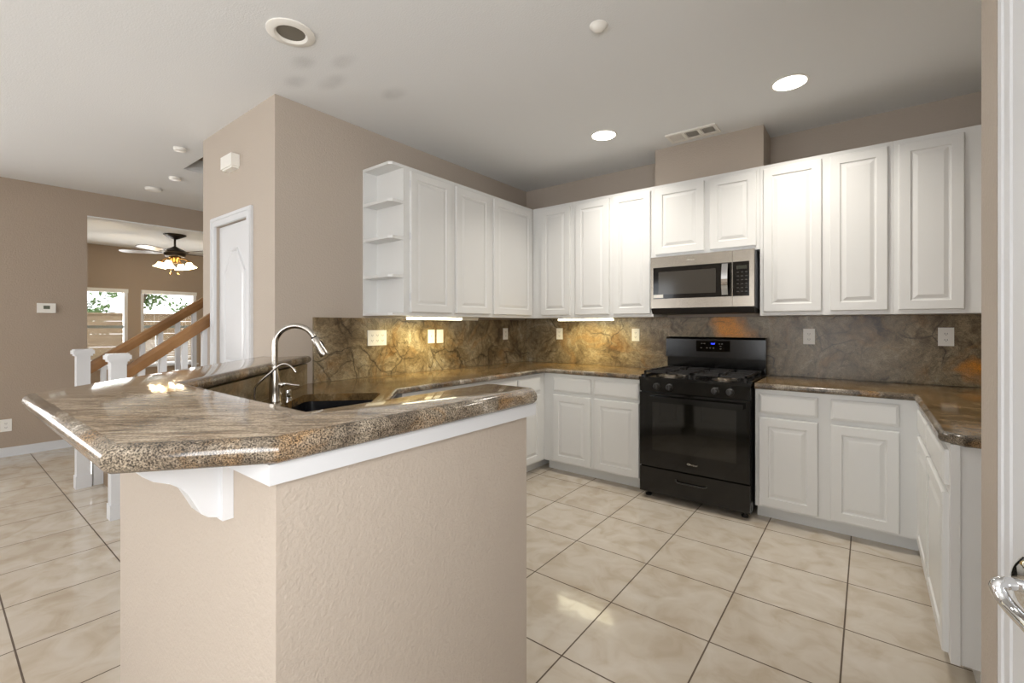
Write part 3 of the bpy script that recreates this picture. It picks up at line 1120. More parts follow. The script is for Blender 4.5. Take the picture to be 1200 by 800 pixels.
lathe(bm, [(.0135, 0), (.0165, .004), (.018, .035), (.022, .085), (.024, .098), (.022, .104), (.001, .105)], e + dr * .004, dr)
sh = obj('spray_head', bm, 'nickel', fa, smooth=40)
bm = bmesh.new()
lathe(bm, [(.0142, 0), (.0142, .005)], e - dr * .002, dr)
obj('collar_ring', bm, 'blackmat', sh)
bm = bmesh.new()
side = (vd * .9 + up * .4)
pa = e + dr * .05 + (side - dr * side.dot(dr)).normalized() * .019
tube(bm, [pa - dr * .018, pa - dr * .006, pa + dr * .012, pa + dr * .022], [.002, .005, .005, .002], 10)
obj('spray_button', bm, 'blackmat', sh)
bm = bmesh.new()
hb = P0 + Vector((0, 0, .085))
tube(bm, smooth_path([hb, hb + vd * .035, hb + vd * .05 + up * .004, hb + vd * .085 - up * .002, hb + vd * .118 - up * .006], 5), [.014] * 6 + [.011] * 4 + [.0075] * 6 + [.006] * 5, 14)
obj('lever_handle', bm, 'nickel', fa, smooth=60)

P1 = Vector((-2.205, .917, .9145))
ff = thing('filter_tap', P1, 'thin nickel filtered-water tap beside the gooseneck faucet', 'tap')
bm = bmesh.new()
lathe(bm, [(.016, 0), (.016, .005), (.010, .012), (.008, .03)], P1)
obj('tap_base', bm, 'nickel', ff, smooth=40)
bm = bmesh.new()
tube(bm, smooth_path([P1 + up * .025, P1 + up * .09 + vd * .001, P1 + up * .115 + vd * .012, P1 + up * .165 + vd * .065, P1 + up * .20 + vd * .105, P1 + up * .208 + vd * .135, P1 + up * .19 + vd * .163, P1 + up * .17 + vd * .178], 6), .0052, 12)
obj('tap_spout', bm, 'nickel', ff, smooth=60)

P2 = Vector((-2.425, 1.173, .9145))
ag = thing('air_gap_cap', P2, 'short chrome air gap cylinder between faucet and sink', 'air gap')
bm = bmesh.new()
lathe(bm, [(.024, 0), (.024, .004), (.019, .005), (.019, .04), (.017, .046), (.001, .047)], P2)
obj('cap', bm, 'chrome', ag, smooth=40)

# corbel under the bar
cb = thing('corbel', (-1.11, .37, .889), 'white curved wooden corbel bracket under the bar overhang', 'bracket')
bm = bmesh.new()
pr = [(.390, 1.047), (.245, 1.047), (.245, 1.024), (.251, 1.014), (.268, 1.0), (.295, .988), (.311, .976), (.3235, .961), (.335, .938), (.347, .913), (.36, .902), (.3745, .897), (.390, .896)]
prism(bm, [(-1.137, y, z) for y, z in pr], (.054, 0, 0))
obj('scroll', bm, 'trim', cb, bevel=.002)
obj('back_plate', bx(-1.149, -1.071, .3825, .4035, .889, 1.047), 'trim', cb, bevel=.003)

# ------------------------------------------------------------------ upper cabinets
FB = Frame((0, 3.70, 0), (1, 0, 0), (0, -1, 0))          # range wall uppers, u = x
UB, UT = 1.370, 2.45
DB, DT = 1.396, 2.420
G = 'white wall cabinets'
dp = YW - 3.70 - .001
cabinet('wall_cabinet', 'single-door white wall cabinet in the inside corner, nearest the corner light strip', 'cabinet', G, FB, -2.633, -2.166, UB, UT, dp, [(-2.525, -2.20, DB, DT)])
cabinet('wall_cabinet', 'two-door white wall cabinet next to the microwave on the corner side', 'cabinet', G, FB, -2.165, -1.406, UB, UT, dp, [(-2.14, -1.80, DB, DT), (-1.762, -1.428, DB, DT)])
cabinet('wall_cabinet', 'short two-door white wall cabinet directly above the microwave', 'cabinet', G, FB, -1.405, -.616, 1.852, UT, dp, [(-1.382, -1.0, 1.880, DT), (-.958, -.638, 1.880, DT)])
cabinet('wall_cabinet', 'two-door white wall cabinet between the microwave and the cabinet cut off by the wall end', 'cabinet', G, FB, -.615, .126, UB, UT, dp, [(-.592, -.243, DB, DT), (-.197, .102, DB, DT)])
cabinet('wall_cabinet', 'single-door white wall cabinet partly hidden by the wall end', 'cabinet', G, FB, .127, .868, UB, UT, dp, [(.154, .447, DB, DT)])
FL = Frame((-2.634, 0, 0), (0, 1, 0), (1, 0, 0))         # left wall uppers, u = y
dl = -2.634 - XL - .001
ca = cabinet('wall_cabinet', 'white wall cabinet beside the open corner shelves', 'cabinet', G, FL, 2.112, 2.600, UB, UT, dl, [(2.155, 2.562, DB, DT)])
for z in (2.30, 1.92, 1.48):
    bm = bmesh.new()
    lathe(bm, [(.004, 0), (.004, .05)], FL(2.15, .012, z), seg=8)
    obj('hinge', bm, 'trim', ca)
cabinet('wall_cabinet', 'two-door white wall cabinet between the open-shelf cabinet and the inside corner', 'cabinet', G, FL, 2.601, 3.698, UB, UT, dl, [(2.618, 3.035, DB, DT), (3.085, 3.655, DB, DT)])

# open corner shelf unit
os_ = thing('open_shelf_unit', (-2.80, 2.05, UB), 'narrow white open end shelves beside the wall cabinets', 'shelf unit')
ye = 1.985
bm = bmesh.new()
box(bm, XL + .001, XL + .012, ye, 2.111, UB, UT)
obj('back_panel', bm, 'white', os_)
obj('side_panel', bx(XL + .012, -2.634, 2.100, 2.111, UB, UT), 'white', os_)
shp = [(XL + .012, ye), (-2.72, ye), (-2.665, ye + .025), (-2.638, 2.03), (-2.634, 2.0995), (XL + .012, 2.0995)]
shp = [(XL + .012, ye), (-2.66, ye), (-2.634, ye + .02), (-2.634, 2.0995), (XL + .012, 2.0995)]
for k, z in enumerate((UB, 1.641, 1.913, 2.172, UT - .02)):
    bm = bmesh.new()
    prism(bm, [(x, y, z) for x, y in shp], (0, 0, .02))
    obj('shelf', bm, 'white', os_, bevel=.003)

# under-cabinet lights
for (cx_, cy_, lx, ly, lit, lab) in ((-2.69, 2.46, .055, .54, True, 'lit light strip under the wall cabinets near the open shelves'),
                                     (-2.86, 2.95, .05, .34, False, 'unlit light strip under the wall cabinets toward the inside corner'),
                                     (-2.08, 3.755, .56, .055, True, 'lit light strip under the wall cabinets on the range wall')):
    t = thing('under_cabinet_light', (cx_, cy_, 1.339), lab, 'light', 'under-cabinet lights')
    box_ = (cx_ - lx / 2, cx_ + lx / 2, cy_ - ly / 2, cy_ + ly / 2)
    obj('housing', bx(*box_, 1.360, 1.3695), 'plate', t, bevel=.002)
    a, b, c, d = box_
    obj('diffuser', bx(a + .003, b - .003, c + .003, d - .003, 1.343, 1.3598), 'ulight' if lit else 'plate', t, bevel=.003)
    if lit:
        area('under_cabinet_lamp', (cx_, cy_, 1.336), (-.6 if lx < ly else 0, 0 if lx < ly else .6, -1), lx if lx > ly else ly, .04, 2.0, (1, .83, .38), 2.2).rotation_euler = \
            (Matrix.Rotation(0 if lx > ly else PI / 2, 3, 'Z') @ Matrix.Rotation(.5, 3, 'X')).to_euler()

# ------------------------------------------------------------------ base cabinets
Z0, Z1, TOE = 0.0, .8735, .09
FB2 = Frame((0, 3.42, 0), (1, 0, 0), (0, -1, 0))
db = YW - 3.42 - .001
GB = 'white base cabinets'
DRZ = (.718, .845)
DOZ = (.105, .690)
cabinet('base_cabinet', 'white two-drawer two-door base cabinet between inside corner and range', 'cabinet', GB, FB2, -2.308, -1.398, Z0, Z1, db,
        [(-2.205, -1.835, *DOZ), (-1.80, -1.410, *DOZ)], [(-2.205, -1.835, *DRZ), (-1.80, -1.410, *DRZ)], TOE)
cabinet('base_cabinet', 'white two-drawer two-door base cabinet between the range and the edge-on corner cabinet', 'cabinet', GB, FB2, -.597, .234, Z0, Z1, db,
        [(-.574, -.244, *DOZ), (-.178, .146, *DOZ)], [(-.574, -.244, *DRZ), (-.178, .146, *DRZ)], TOE)
FL2 = Frame((-2.309, 0, 0), (0, 1, 0), (1, 0, 0))
dl2 = -2.309 - XL - .001
cabinet('base_cabinet', 'white base cabinet by the inside corner, half hidden by the bar', 'cabinet', GB, FL2, 2.56, 4.02, Z0, Z1, dl2,
        [(2.60, 3.00, *DOZ), (3.02, 3.34, *DOZ)], [(2.60, 3.00, *DRZ), (3.02, 3.34, *DRZ)], TOE)
cabinet('base_cabinet', 'white base cabinet hidden behind the bar next to the corner sink', 'cabinet', GB, FL2, 1.83, 2.559, Z0, Z1, dl2,
        [(1.86, 2.17, *DOZ), (2.21, 2.53, *DOZ)], [(1.86, 2.17, *DRZ), (2.21, 2.53, *DRZ)], TOE)
FS = Frame(uv(-2.835, -.395), uv(1, 0), uv(0, 1))
cabinet('base_cabinet', 'white diagonal base cabinet under the corner sink', 'cabinet', GB, FS, 0, .80, Z0, Z1, .5,
        [(.03, .385, *DOZ), (.415, .77, *DOZ)], [(.03, .77, *DRZ)], TOE, hollow=True)
FP = Frame((0, 1.115, 0), (1, 0, 0), (0, 1, 0))
cabinet('base_cabinet', 'white base cabinet inside the peninsula under the bar end', 'cabinet', GB, FP, -1.62, -1.024, Z0, Z1, .56,
        [(-1.59, -1.05, *DOZ)], [(-1.59, -1.05, *DRZ)], TOE)
FR = Frame((.236, 0, 0), (0, 1, 0), (-1, 0, 0))
cr = cabinet('base_cabinet', 'white base cabinet at the granite corner beside the wall end, seen edge-on', 'cabinet', GB, FR, 2.255, 4.02, Z0, Z1, .868 - .236,
             [(2.285, 2.83, *DOZ), (2.86, 3.34, *DOZ)], [(2.285, 2.83, *DRZ), (2.86, 3.34, *DRZ)], TOE)
obj('end_stile', bx(.236, .262, 2.246, 2.2548, TOE, Z1), 'white', cr, bevel=.002)

# ------------------------------------------------------------------ gas range
RX0, RX1, RF = -1.375, -.612, 3.345
rg = thing('gas_range', ((RX0 + RX1) / 2, 3.6, 0), 'black freestanding gas range between the white base cabinets', 'stove')
obj('range_body', bx(RX0, RX1, RF + .025, 3.985, .045, .90), 'black', rg, bevel=.004)
Fg = Frame(((RX0 + RX1) / 2, RF, 0), (1, 0, 0), (0, -1, 0))
HW = (RX1 - RX0) / 2
bm = bmesh.new()          # cooktop with raised rim and front lip
box(bm, RX0 - .004, RX1 + .004, RF - .012, 3.90, .893, .912)
box(bm, RX0 - .004, RX0 + .03, RF + .03, 3.90, .912, .926)
box(bm, RX1 - .03, RX1 + .004, RF + .03, 3.90, .912, .926)
obj('cooktop', bm, 'black', rg, bevel=.004)
bm = bmesh.new()          # knob panel, sloping a little
prism(bm, [Fg(-HW, -.02, .803), Fg(-HW, .004, .803), Fg(-HW, .014, .895), Fg(-HW, -.02, .895)], (2 * HW, 0, 0))
cp = obj('control_panel', bm, 'black', rg, bevel=.003)
for kx in (-1.242, -1.147, -.832, -.737):
    u = kx - (RX0 + RX1) / 2
    bm = bmesh.new()
    lathe(bm, [(.027, 0), (.026, .006), (.021, .010), (.020, .028), (.017, .033), (.001, .034)], Fg(u, .008, .846), (0, -1, .1))
    Fg.box(bm, u - .005, u + .005, .03, .045, .828, .864)
    obj('knob', bm, 'knob', rg, smooth=40)
od = obj('oven_door', (lambda b: (Fg.box(b, -HW + .002, HW - .002, -.024, .012, .245, .797), b)[1])(bmesh.new()), 'blackgloss', rg, bevel=.006)
bm = bmesh.new()
Fg.box(bm, -.282, .298, .0125, .0135, .371, .727)
obj('oven_window', bm, 'ovenglass', od)
bm = bmesh.new()
Fg.box(bm, -HW + .09, HW - .035, .035, .058, .742, .776)
Fg.box(bm, -HW + .09, -HW + .13, .011, .036, .746, .772)
Fg.box(bm, HW - .075, HW - .035, .011, .036, .746, .772)
obj('door_handle', bm, 'black', od, bevel=.007)
lettering('badge_lettering', 'Whirlpool', .0145, Fg, .012, .305, .0128, 'logo', od, .25)
bm = bmesh.new()
tube(bm, [Fg(-.016 + .011 * math.cos(a), .0132, .307 + .0055 * math.sin(a)) for a in [i * 2 * PI / 20 for i in range(18)]], .001, 6)
obj('badge_swirl', bm, 'logo', od)
bm = bmesh.new()
Fg.box(bm, -HW + .002, HW - .002, -.024, .010, .05, .234)
sd = obj('storage_drawer', bm, 'black', rg, bevel=.006)
bm = bmesh.new()
Fg.box(bm, -.10, .10, .0102, .0112, .165, .190)
obj('pull_recess', bm, 'blackgloss', sd)
bm = bmesh.new()
tube(bm, [Fg(-.108, .010, .182), Fg(-.104, .02, .172), Fg(-.09, .022, .163), Fg(.09, .022, .163), Fg(.104, .02, .167), Fg(.108, .010, .172)], .005, 10)
obj('drawer_pull', bm, 'knob', sd, smooth=60)
for fx in (RX0 + .045, RX1 - .045):
    for fy in (RF + .06, 3.93):
        bm = bmesh.new()
        lathe(bm, [(.022, 0), (.024, .012), (.014, .016), (.014, .05)], (fx, fy, 0.0005), seg=14)
        obj('levelling_foot', bm, 'blackmat', rg)
Fk = Frame(((RX0 + RX1) / 2, 3.925, 0), (1, 0, 0), (0, -1, 0))
bm = bmesh.new()
prism(bm, [Fk(-HW, -.06, 1.035), Fk(-HW, .015, 1.035), Fk(-HW, .010, 1.185), Fk(-HW, -.005, 1.203), Fk(-HW, -.06, 1.203)], (2 * HW, 0, 0))
bgd = obj('backguard', bm, 'black', rg, bevel=.006)
obj('backguard_riser', bx(RX0 + .004, RX1 - .004, 3.94, 3.985, .905, 1.035), 'black', rg)
bm = bmesh.new()
Fk.box(bm, -.13, .13, .0125, .0135, 1.085, 1.175)
kp = obj('key_panel', bm, 'blackgloss', bgd)
lettering('clock_digits', '12:00', .015, Fk, 0, 1.150, .0137, 'blue', bgd)
for u, z in ((-.085, 1.15), (-.065, 1.15), (-.045, 1.115), (-.02, 1.115), (.005, 1.115), (.05, 1.15), (.07, 1.15), (.06, 1.13), (.06, 1.11), (-.09, 1.115)):
    bm = bmesh.new()
    Fk.box(bm, u - .006, u + .006, .0137, .0141, z - .003, z + .003)
    obj('key', bm, 'mark', bgd)
# burners and grates
for sx in (-1, 1):
    for yy in (3.475, 3.755):
        bx_, by_ = (RX0 + RX1) / 2 + sx * .19, yy
        bm = bmesh.new()
        lathe(bm, [(.085, 0), (.085, .002), (.05, .004), (.045, .016), (.001, .016)], (bx_, by_, .9125))
        bu = obj('burner', bm, 'burner', rg, smooth=40)
        bm = bmesh.new()
        lathe(bm, [(.034, 0), (.036, .004), (.033, .009), (.001, .010)], (bx_, by_, .929))
        obj('burner_cap', bm, 'blackmat', bu, smooth=40)
    gx0, gx1 = ((RX0 + RX1) / 2 + (-.355 if sx < 0 else .008)), ((RX0 + RX1) / 2 + (-.008 if sx < 0 else .355))
    gy0, gy1 = 3.355, 3.875
    bm = bmesh.new()
    zt0, zt1 = .942, .956
    b_ = .014
    box(bm, gx0, gx1, gy0, gy0 + b_, zt0, zt1)
    box(bm, gx0, gx1, gy1 - b_, gy1, zt0, zt1)
    box(bm, gx0, gx0 + b_, gy0, gy1, zt0, zt1)
    box(bm, gx1 - b_, gx1, gy0, gy1, zt0, zt1)
    gm = (gy0 + gy1) / 2
    box(bm, gx0, gx1, gm - b_ / 2, gm + b_ / 2, zt0, zt1)
    gxm = (gx0 + gx1) / 2
    for (ya, yb2) in ((gy0, 3.445), (3.505, 3.725), (3.785, gy1)):
        box(bm, gxm - b_ / 2, gxm + b_ / 2, ya, yb2, zt0, zt1)
    for yy in (3.475, 3.755):
        box(bm, gx0, gxm - .03, yy - b_ / 2, yy + b_ / 2, zt0, zt1)
        box(bm, gxm + .03, gx1, yy - b_ / 2, yy + b_ / 2, zt0, zt1)
    for px in (gx0, gx1 - b_):
        for py in (gy0, gm - b_ / 2, gy1 - b_):
            box(bm, px, px + b_, py, py + b_, .927 if px in (gx0, gx1 - b_) else .912, zt0)
    gt = obj('grate', bm, 'blackmat', rg)
    for px in (gx0, gx1 - b_):
        for py in (gy0 + .002, gy1 - b_ + .002):
            obj('grate_foot', bx(px + .002, px + b_ - .002, py, py + b_ - .004, .9122, .9272), 'blackmat', gt)

# ------------------------------------------------------------------ microwave
MX0, MX1, MF, MZ0, MZ1 = -1.394, -.637, 3.62, 1.392, 1.848
mw = thing('microwave', ((MX0 + MX1) / 2, 3.8, MZ0), 'stainless over-the-range microwave hung under the short cabinet', 'microwave')
Fm = Frame((MX0, MF, 0), (1, 0, 0), (0, -1, 0))
MWd = MX1 - MX0
obj('microwave_body', bx(MX0 + .004, MX1 - .003, MF + .022, 4.0, MZ0 + .006, MZ1), pbr('grey_steel_case', rgb(150, 154, 160), .4, metal=.3, var=.03), mw, bevel=.003)
bm = bmesh.new()
ud_ = .612
Fm.box(bm, 0, ud_, -.02, .012, MZ0 + .045, MZ1 - .001)
md_ = obj('door', bm, 'steel', mw, bevel=.003)
bm = bmesh.new()
Fm.box(bm, ud_ + .002, MWd, -.02, .012, MZ0 + .045, MZ1 - .001)
cpn = obj('control_panel', bm, 'steel', mw, bevel=.003)
bm = bmesh.new()
Fm.box(bm, .022, ud_ - .002, .0115, .0145, 1.512, 1.762)
dw = obj('door_glass', bm, 'blackgloss', md_)
bm = bmesh.new()
Fm.box(bm, .065, .50, .0147, .0152, 1.545, 1.725)
obj('viewing_window', bm, 'mwglass', md_)
bm = bmesh.new()
Fm.box(bm, ud_ + .004, MWd - .032, .0115, .0145, 1.512, 1.762)
obj('key_panel', bm, 'blackgloss', cpn)
bm = bmesh.new()
Fm.box(bm, ud_ + .03, ud_ + .098, .0147, .0151, 1.708, 1.733)
obj('display', bm, 'lcddark', cpn)
KM = pbr('dim_key_legend', rgb(66, 62, 58), .5, var=.02)
for r_ in range(6):
    for c_ in range(3):
        bm = bmesh.new()
        u = ud_ + .032 + c_ * .028
        z = 1.682 - r_ * .028
        Fm.box(bm, u, u + .013, .0147, .0150, z, z + .006)
        obj('key', bm, KM, cpn)
bm = bmesh.new()
zs = [1.523 + (1.752 - 1.523) * k / 10 for k in range(11)]
uh = ud_ - .044
loops(bm, [[Fm(uh - .021, .028 + .02 * math.sin(PI * k / 10), z), Fm(uh + .021, .028 + .02 * math.sin(PI * k / 10), z), Fm(uh + .021, .040 + .02 * math.sin(PI * k / 10), z), Fm(uh - .021, .040 + .02 * math.sin(PI * k / 10), z)] for k, z in enumerate(zs)])
for z in (1.525, 1.738):
    Fm.box(bm, uh - .012, uh + .012, .014, .032, z, z + .014)
obj('door_handle', bm, 'chrome', md_, bevel=.003)
lettering('badge_lettering', 'Whirlpool', .0125, Fm, .318, 1.805, .0128, 'logo', md_, .25)
bm = bmesh.new()
tube(bm, [Fm(.296 + .010 * math.cos(a), .0130, 1.807 + .005 * math.sin(a)) for a in [i * 2 * PI / 20 for i in range(18)]], .0008, 6)
obj('badge_swirl', bm, 'logo', md_)
bm = bmesh.new()
Fm.box(bm, .024, .103, .0147, .0152, 1.519, 1.545)
obj('door_sticker', bm, 'plate', md_)
bm = bmesh.new()
prism(bm, [(MX0 + .002, MF - .010, MZ0 + .044), (MX0 + .002, MF + .02, MZ0), (MX0 + .002, 3.99, MZ0), (MX0 + .002, 3.99, MZ0 + .006), (MX0 + .002, MF + .022, MZ0 + .044)], (MWd - .004, 0, 0))
obj('vent_base', bm, 'blackmat', mw)

# ------------------------------------------------------------------ outlets, switches, small wall fittings
def plate(kind, F, u, z, w, h, label, gangs=1, duplex=True):
    t = thing(kind, F(u, 0, z), label, 'switch' if 'switch' in kind else 'outlet', 'wall plates')
    bm = bmesh.new()
    F.box(bm, u - w / 2, u + w / 2, 0.0005, .006, z - h / 2, z + h / 2)
    obj('cover_plate', bm, 'plate', t, bevel=.0025)
    for g_ in range(gangs):
        cu = u + (g_ - (gangs - 1) / 2) * .046
        bm = bmesh.new()
        if duplex:
            for dz_ in (-.02, .02):
                F.box(bm, cu - .0145, cu + .0145, .0058, .0076, z + dz_ - .0135, z + dz_ + .0135)
            o = obj('receptacle', bm, 'plate', t, bevel=.003)
            bm = bmesh.new()
            for dz_ in (-.02, .02):
                for du in (-.006, .006):
                    F.box(bm, cu + du - .0013, cu + du + .0013, .0070, .0079, z + dz_ - .004, z + dz_ + .005)
                F.box(bm, cu - .002, cu + .002, .0070, .0079, z + dz_ - .010, z + dz_ - .006)
            obj('slots', bm, 'slot', o)
        else:
            F.box(bm, cu - .006, cu + .006, .0058, .0075, z - .013, z + .013)
            F.box(bm, cu - .004, cu + .004, .007, .016, z - .002, z + .009)
            obj('toggle', bm, 'plate', t, bevel=.001)
    return t


FWl = Frame((XL + t_, 0, 0), (0, 1, 0), (1, 0, 0))
FWb = Frame((0, YW - t_, 0), (1, 0, 0), (0, -1, 0))
plate('power_outlet', FWl, 2.095, 1.205, .165, .115, 'wide three-gang white plate on the granite behind the faucet', 3, True)
plate('light_switch', FWl, 2.635, 1.205, .073, .115, 'cream plate lit yellow, nearer the faucet of the close pair', 1, False)
plate('light_switch', FWl, 2.735, 1.205, .073, .115, 'white plate of the close pair, on the inside-corner side', 1, False)
plate('power_outlet', FWl, 3.64, 1.212, .073, .115, 'single white outlet on the cracked granite just before the inside corner', 1, True)
plate('power_outlet', FWb, -2.515, 1.212, .073, .115, 'white outlet just past the inside corner, below the range-wall light strip', 1, True)
plate('power_outlet', FWb, -1.69, 1.212, .073, .115, 'white outlet on the granite between the light strip and the range', 1, True)
plate('power_outlet', FWb, -.342, 1.217, .073, .115, 'white outlet on the granite between the range and the outlet beside the wall end', 1, True)
plate('power_outlet', FWb, .40, 1.226, .076, .118, 'white outlet on the granite beside the wall end', 1, True)
FWf = Frame((XF, 0, 0), (0, 1, 0), (1, 0, 0))
plate('power_outlet', FWf, .495, .31, .078, .12, 'white outlet low on the dark taupe hall wall', 1, True)

th = thing('thermostat', (XF + .012, .775, 1.43), 'white thermostat with grey screen on the hall wall', 'thermostat')
obj('case', bx(XF + .0005, XF + .028, .707, .843, 1.428, 1.528), 'plate', th, bevel=.005)
obj('screen', bx(XF + .0275, XF + .0295, .752, .800, 1.468, 1.503), 'lcd', th)

ch = thing('door_chime', (-3.575, 1.32, 2.40), 'white door chime box high on the wall above the closet door', 'chime')
obj('cover', bx(-3.667, -3.483, 1.297, 1.3515, 2.412, 2.497), 'plate', ch, bevel=.006)
obj('base_plate', bx(-3.655, -3.495, 1.305, 1.3515, 2.400, 2.4115), 'plate', ch)

# ------------------------------------------------------------------ ceiling fittings
for (x, y, lab) in ((-1.602, 3.188, 'lit round recessed downlight nearer the inside corner'), (-.369, 3.18, 'lit round recessed downlight nearer the open door')):
    t = thing('recessed_light', (x, y, ZC), lab, 'light', 'lit recessed lights')
    bm = bmesh.new()
    lathe(bm, [(.088, 0), (.101, 0), (.101, -.004), (.094, -.007), (.088, -.005)], (x, y, ZC - .0005), ring=True)
    obj('trim_ring', bm, 'plate', t, smooth=40)
    bm = bmesh.new()
    lathe(bm, [(.001, -.002), (.0875, -.002), (.0875, -.005), (.001, -.006)], (x, y, ZC))
    obj('lens', bm, 'can', t)
    d = bpy.data.lights.new('downlight_lamp', 'AREA')
    d.shape = 'DISK'
    d.size = .16
    d.energy = 6.5
    d.spread = 2.3
    d.color = (1, .94, .85)
    o = bpy.data.objects.new('downlight_lamp', d)
    COL.objects.link(o)
    o.location = (x, y, ZC - .012)
t = thing('eyeball_light', (-2.276, 1.118, ZC), 'unlit recessed light with wide white trim over the bar', 'light')
bm = bmesh.new()
lathe(bm, [(.066, 0), (.112, 0), (.112, -.006), (.098, -.012), (.076, -.013), (.066, -.004)], (-2.276, 1.118, ZC - .0005), ring=True)
obj('trim_ring', bm, 'plate', t, smooth=40)
bm = bmesh.new()
lathe(bm, [(.001, -.004), (.0655, -.003), (.0655, -.001), (.001, -.001)], (-2.276, 1.118, ZC))
obj('lens', bm, 'greyglass', t)

t = thing('fire_sprinkler', (-1.037, 2.008, ZC), 'small white sprinkler head on the ceiling in front of the downlights', 'sprinkler')
bm = bmesh.new()
lathe(bm, [(.044, 0), (.044, -.003), (.038, -.007), (.034, -.012), (.028, -.02), (.016, -.026), (.001, -.028)], (-1.037, 2.008, ZC - .0005))
obj('escutcheon', bm, 'plate', t, smooth=50)

for (x, y, r, lab) in ((-6.04, 1.50, .075, 'white smoke alarm on the ceiling above the thermostat wall opening'), (-5.42, 1.516, .05, 'small white detector beside the stairwell opening'), (-4.49, 1.289, .045, 'faint small white disc on the ceiling before the stairwell')):
    t = thing('smoke_alarm', (x, y, ZC), lab, 'smoke alarm', 'ceiling detectors')
    bm = bmesh.new()
    lathe(bm, [(r, 0), (r, -.012), (r * .9, -.022), (r * .4, -.026), (.001, -.026)], (x, y, ZC - .0005))
    obj('case', bm, 'plate', t, smooth=40)

vt = thing('ceiling_vent', (-1.05, 3.565, ZC), 'white three-section ceiling air register above the range', 'vent')
bm = bmesh.new()
vx0, vx1, vy0, vy1 = -1.232, -.868, 3.478, 3.652
box(bm, vx0, vx1, vy0, vy0 + .028, ZC - .012, ZC - .0005)
box(bm, vx0, vx1, vy1 - .028, vy1, ZC - .012, ZC - .0005)
iw = (vx1 - vx0 - .02) / 3
for k in range(4):
    x = vx0 + k * iw
    box(bm, x, x + .02, vy0 + .028, vy1 - .028, ZC - .012, ZC - .0005)
obj('frame', bm, 'plate', vt, bevel=.002)
obj('duct_interior', bx(vx0 + .02, vx1 - .02, vy0 + .028, vy1 - .028, ZC - .002, ZC - .0006), 'dark', vt)
for k in range(3):
    bm = bmesh.new()
    x0 = vx0 + .02 + k * iw
    x1 = x0 + iw - .02
    n_ = 7
    for j in range(n_):
        if k == 0:
            x = x0 + (j + .5) * (x1 - x0) / n_
            prism(bm, [(x - .006, vy0 + .028, ZC - .011), (x - .0045, vy0 + .028, ZC - .011), (x + .006, vy0 + .028, ZC - .003), (x + .0045, vy0 + .028, ZC - .003)], (0, vy1 - vy0 - .056, 0))
        else:
            x = x0 + (j + .5) * (x1 - x0) / n_
            prism(bm, [(x + .006, vy0 + .028, ZC - .011), (x + .0045, vy0 + .028, ZC - .011), (x - .006, vy0 + .028, ZC - .003), (x - .0045, vy0 + .028, ZC - .003)], (0, vy1 - vy0 - .056, 0))
    obj('louvres', bm, 'plate', vt)

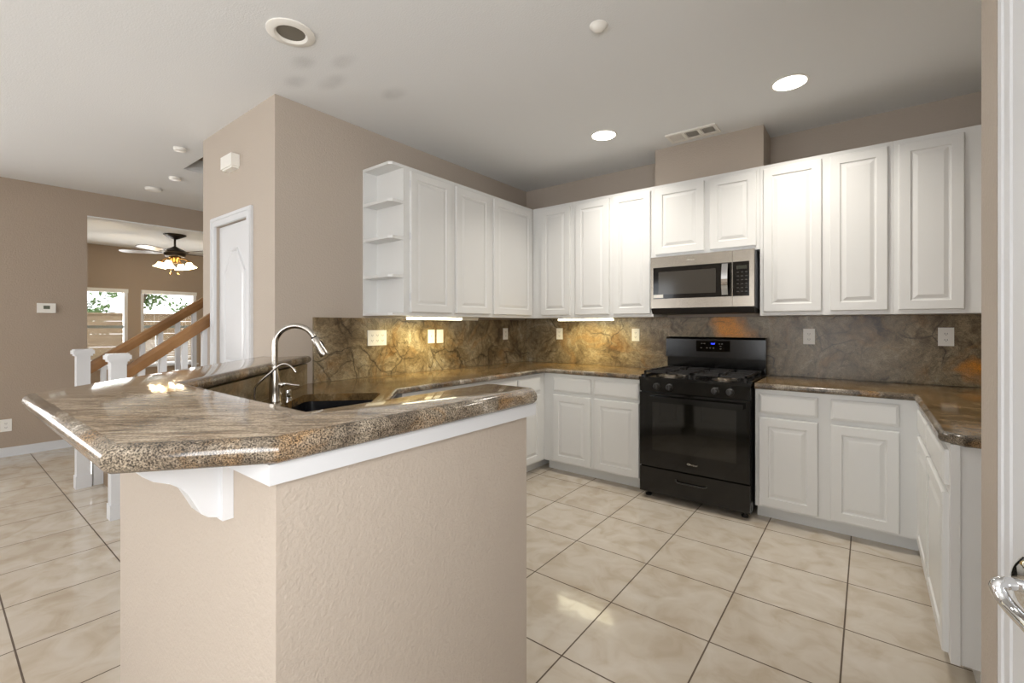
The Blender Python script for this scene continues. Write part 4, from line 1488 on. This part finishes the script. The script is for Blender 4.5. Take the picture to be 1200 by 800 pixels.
# ceiling fan with lights in the living room
fx, fy = -8.85, 2.474
fn = thing('ceiling_fan', (fx, fy, ZC), 'dark bronze ceiling fan with four lit glass shades in the living room', 'ceiling fan')
bm = bmesh.new()
lathe(bm, [(.155, -.0005), (.15, -.012), (.09, -.045), (.04, -.07), (.018, -.078)], (fx, fy, ZC))
obj('canopy', bm, 'bronze', fn, smooth=40)
bm = bmesh.new()
lathe(bm, [(.016, -.07), (.016, -.215)], (fx, fy, ZC), seg=12)
obj('downrod', bm, 'bronze', fn)
bm = bmesh.new()
lathe(bm, [(.02, -.19), (.06, -.215), (.13, -.25), (.175, -.275), (.18, -.29), (.15, -.30), (.14, -.345), (.13, -.355), (.08, -.36)], (fx, fy, ZC))
obj('motor_housing', bm, 'bronze', fn, smooth=30)
for k in range(5):
    a = .35 + k * 2 * PI / 5
    dr_ = Vector((math.cos(a), math.sin(a), 0))
    sd_ = Vector((-dr_.y, dr_.x, 0))
    c = Vector((fx, fy, ZC - .297))
    bm = bmesh.new()
    prism(bm, [c + dr_ * r_ + sd_ * s_ + up * (s_ * .2) for r_, s_ in ((.22, -.055), (.30, -.07), (.66, -.075), (.72, -.05), (.74, 0), (.72, .05), (.66, .075), (.30, .07), (.22, .055))], (0, 0, .007))
    b_o = obj('fan_blade', bm, 'blade', fn)
    bm = bmesh.new()
    prism(bm, [c + dr_ * r_ + sd_ * s_ + up * (s_ * .2 - .006) for r_, s_ in ((.13, -.02), (.28, -.035), (.28, .035), (.13, .02))], (0, 0, .006))
    obj('blade_bracket', bm, 'bronze', b_o)
bm = bmesh.new()
lathe(bm, [(.08, -.36), (.085, -.375), (.06, -.40), (.05, -.44), (.03, -.46), (.001, -.465)], (fx, fy, ZC))
obj('light_kit', bm, 'brass', fn, smooth=40)
for k in range(4):
    a = .89 + k * PI / 2
    dr_ = Vector((math.cos(a), math.sin(a), 0))
    c = Vector((fx, fy, ZC - .40))
    bm = bmesh.new()
    tube(bm, smooth_path([c + dr_ * .05, c + dr_ * .11 + up * .015, c + dr_ * .17 - up * .01, c + dr_ * .195 - up * .03], 4), .009, 8)
    lathe(bm, [(.024, 0), (.028, .025), (.03, .03)], c + dr_ * .195 - up * .02, -up + dr_ * .25, 16)
    am = obj('lamp_arm', bm, 'brass', fn, smooth=50)
    bm = bmesh.new()
    ax = (-up + dr_ * .25).normalized()
    o_ = c + dr_ * .195 - up * .045
    lathe(bm, [(.03, 0), (.042, .01), (.05, .04), (.07, .075), (.092, .095), (.094, .093), (.072, .072), (.048, .037), (.038, .012)], o_, ax, 20)
    obj('lamp_shade', bm, 'shade', am, smooth=60)
    bm = bmesh.new()
    lathe(bm, [(.012, .01), (.02, .03), (.028, .06), (.022, .082), (.001, .09)], o_, ax, 14)
    obj('bulb', bm, 'bulb', am, smooth=60)
for s_ in (-.045, .04):
    bm = bmesh.new()
    q_ = Vector((fx + s_ * .6, fy + s_, ZC))
    lathe(bm, [(.0025, -.44), (.0025, -.61)], q_, seg=6)
    lathe(bm, [(.004, -.605), (.015, -.62), (.015, -.635), (.004, -.645)], q_, seg=10)
    obj('pull_chain', bm, 'brass', fn)
for k in range(4):
    a = .89 + k * PI / 2
    pl = bpy.data.lights.new('fan_lamp', 'POINT')
    pl.energy = 5
    pl.color = (1, .82, .56)
    pl.shadow_soft_size = .035
    po = bpy.data.objects.new('fan_lamp', pl)
    COL.objects.link(po)
    po.location = (fx + math.cos(a) * .24, fy + math.sin(a) * .24, ZC - .59)
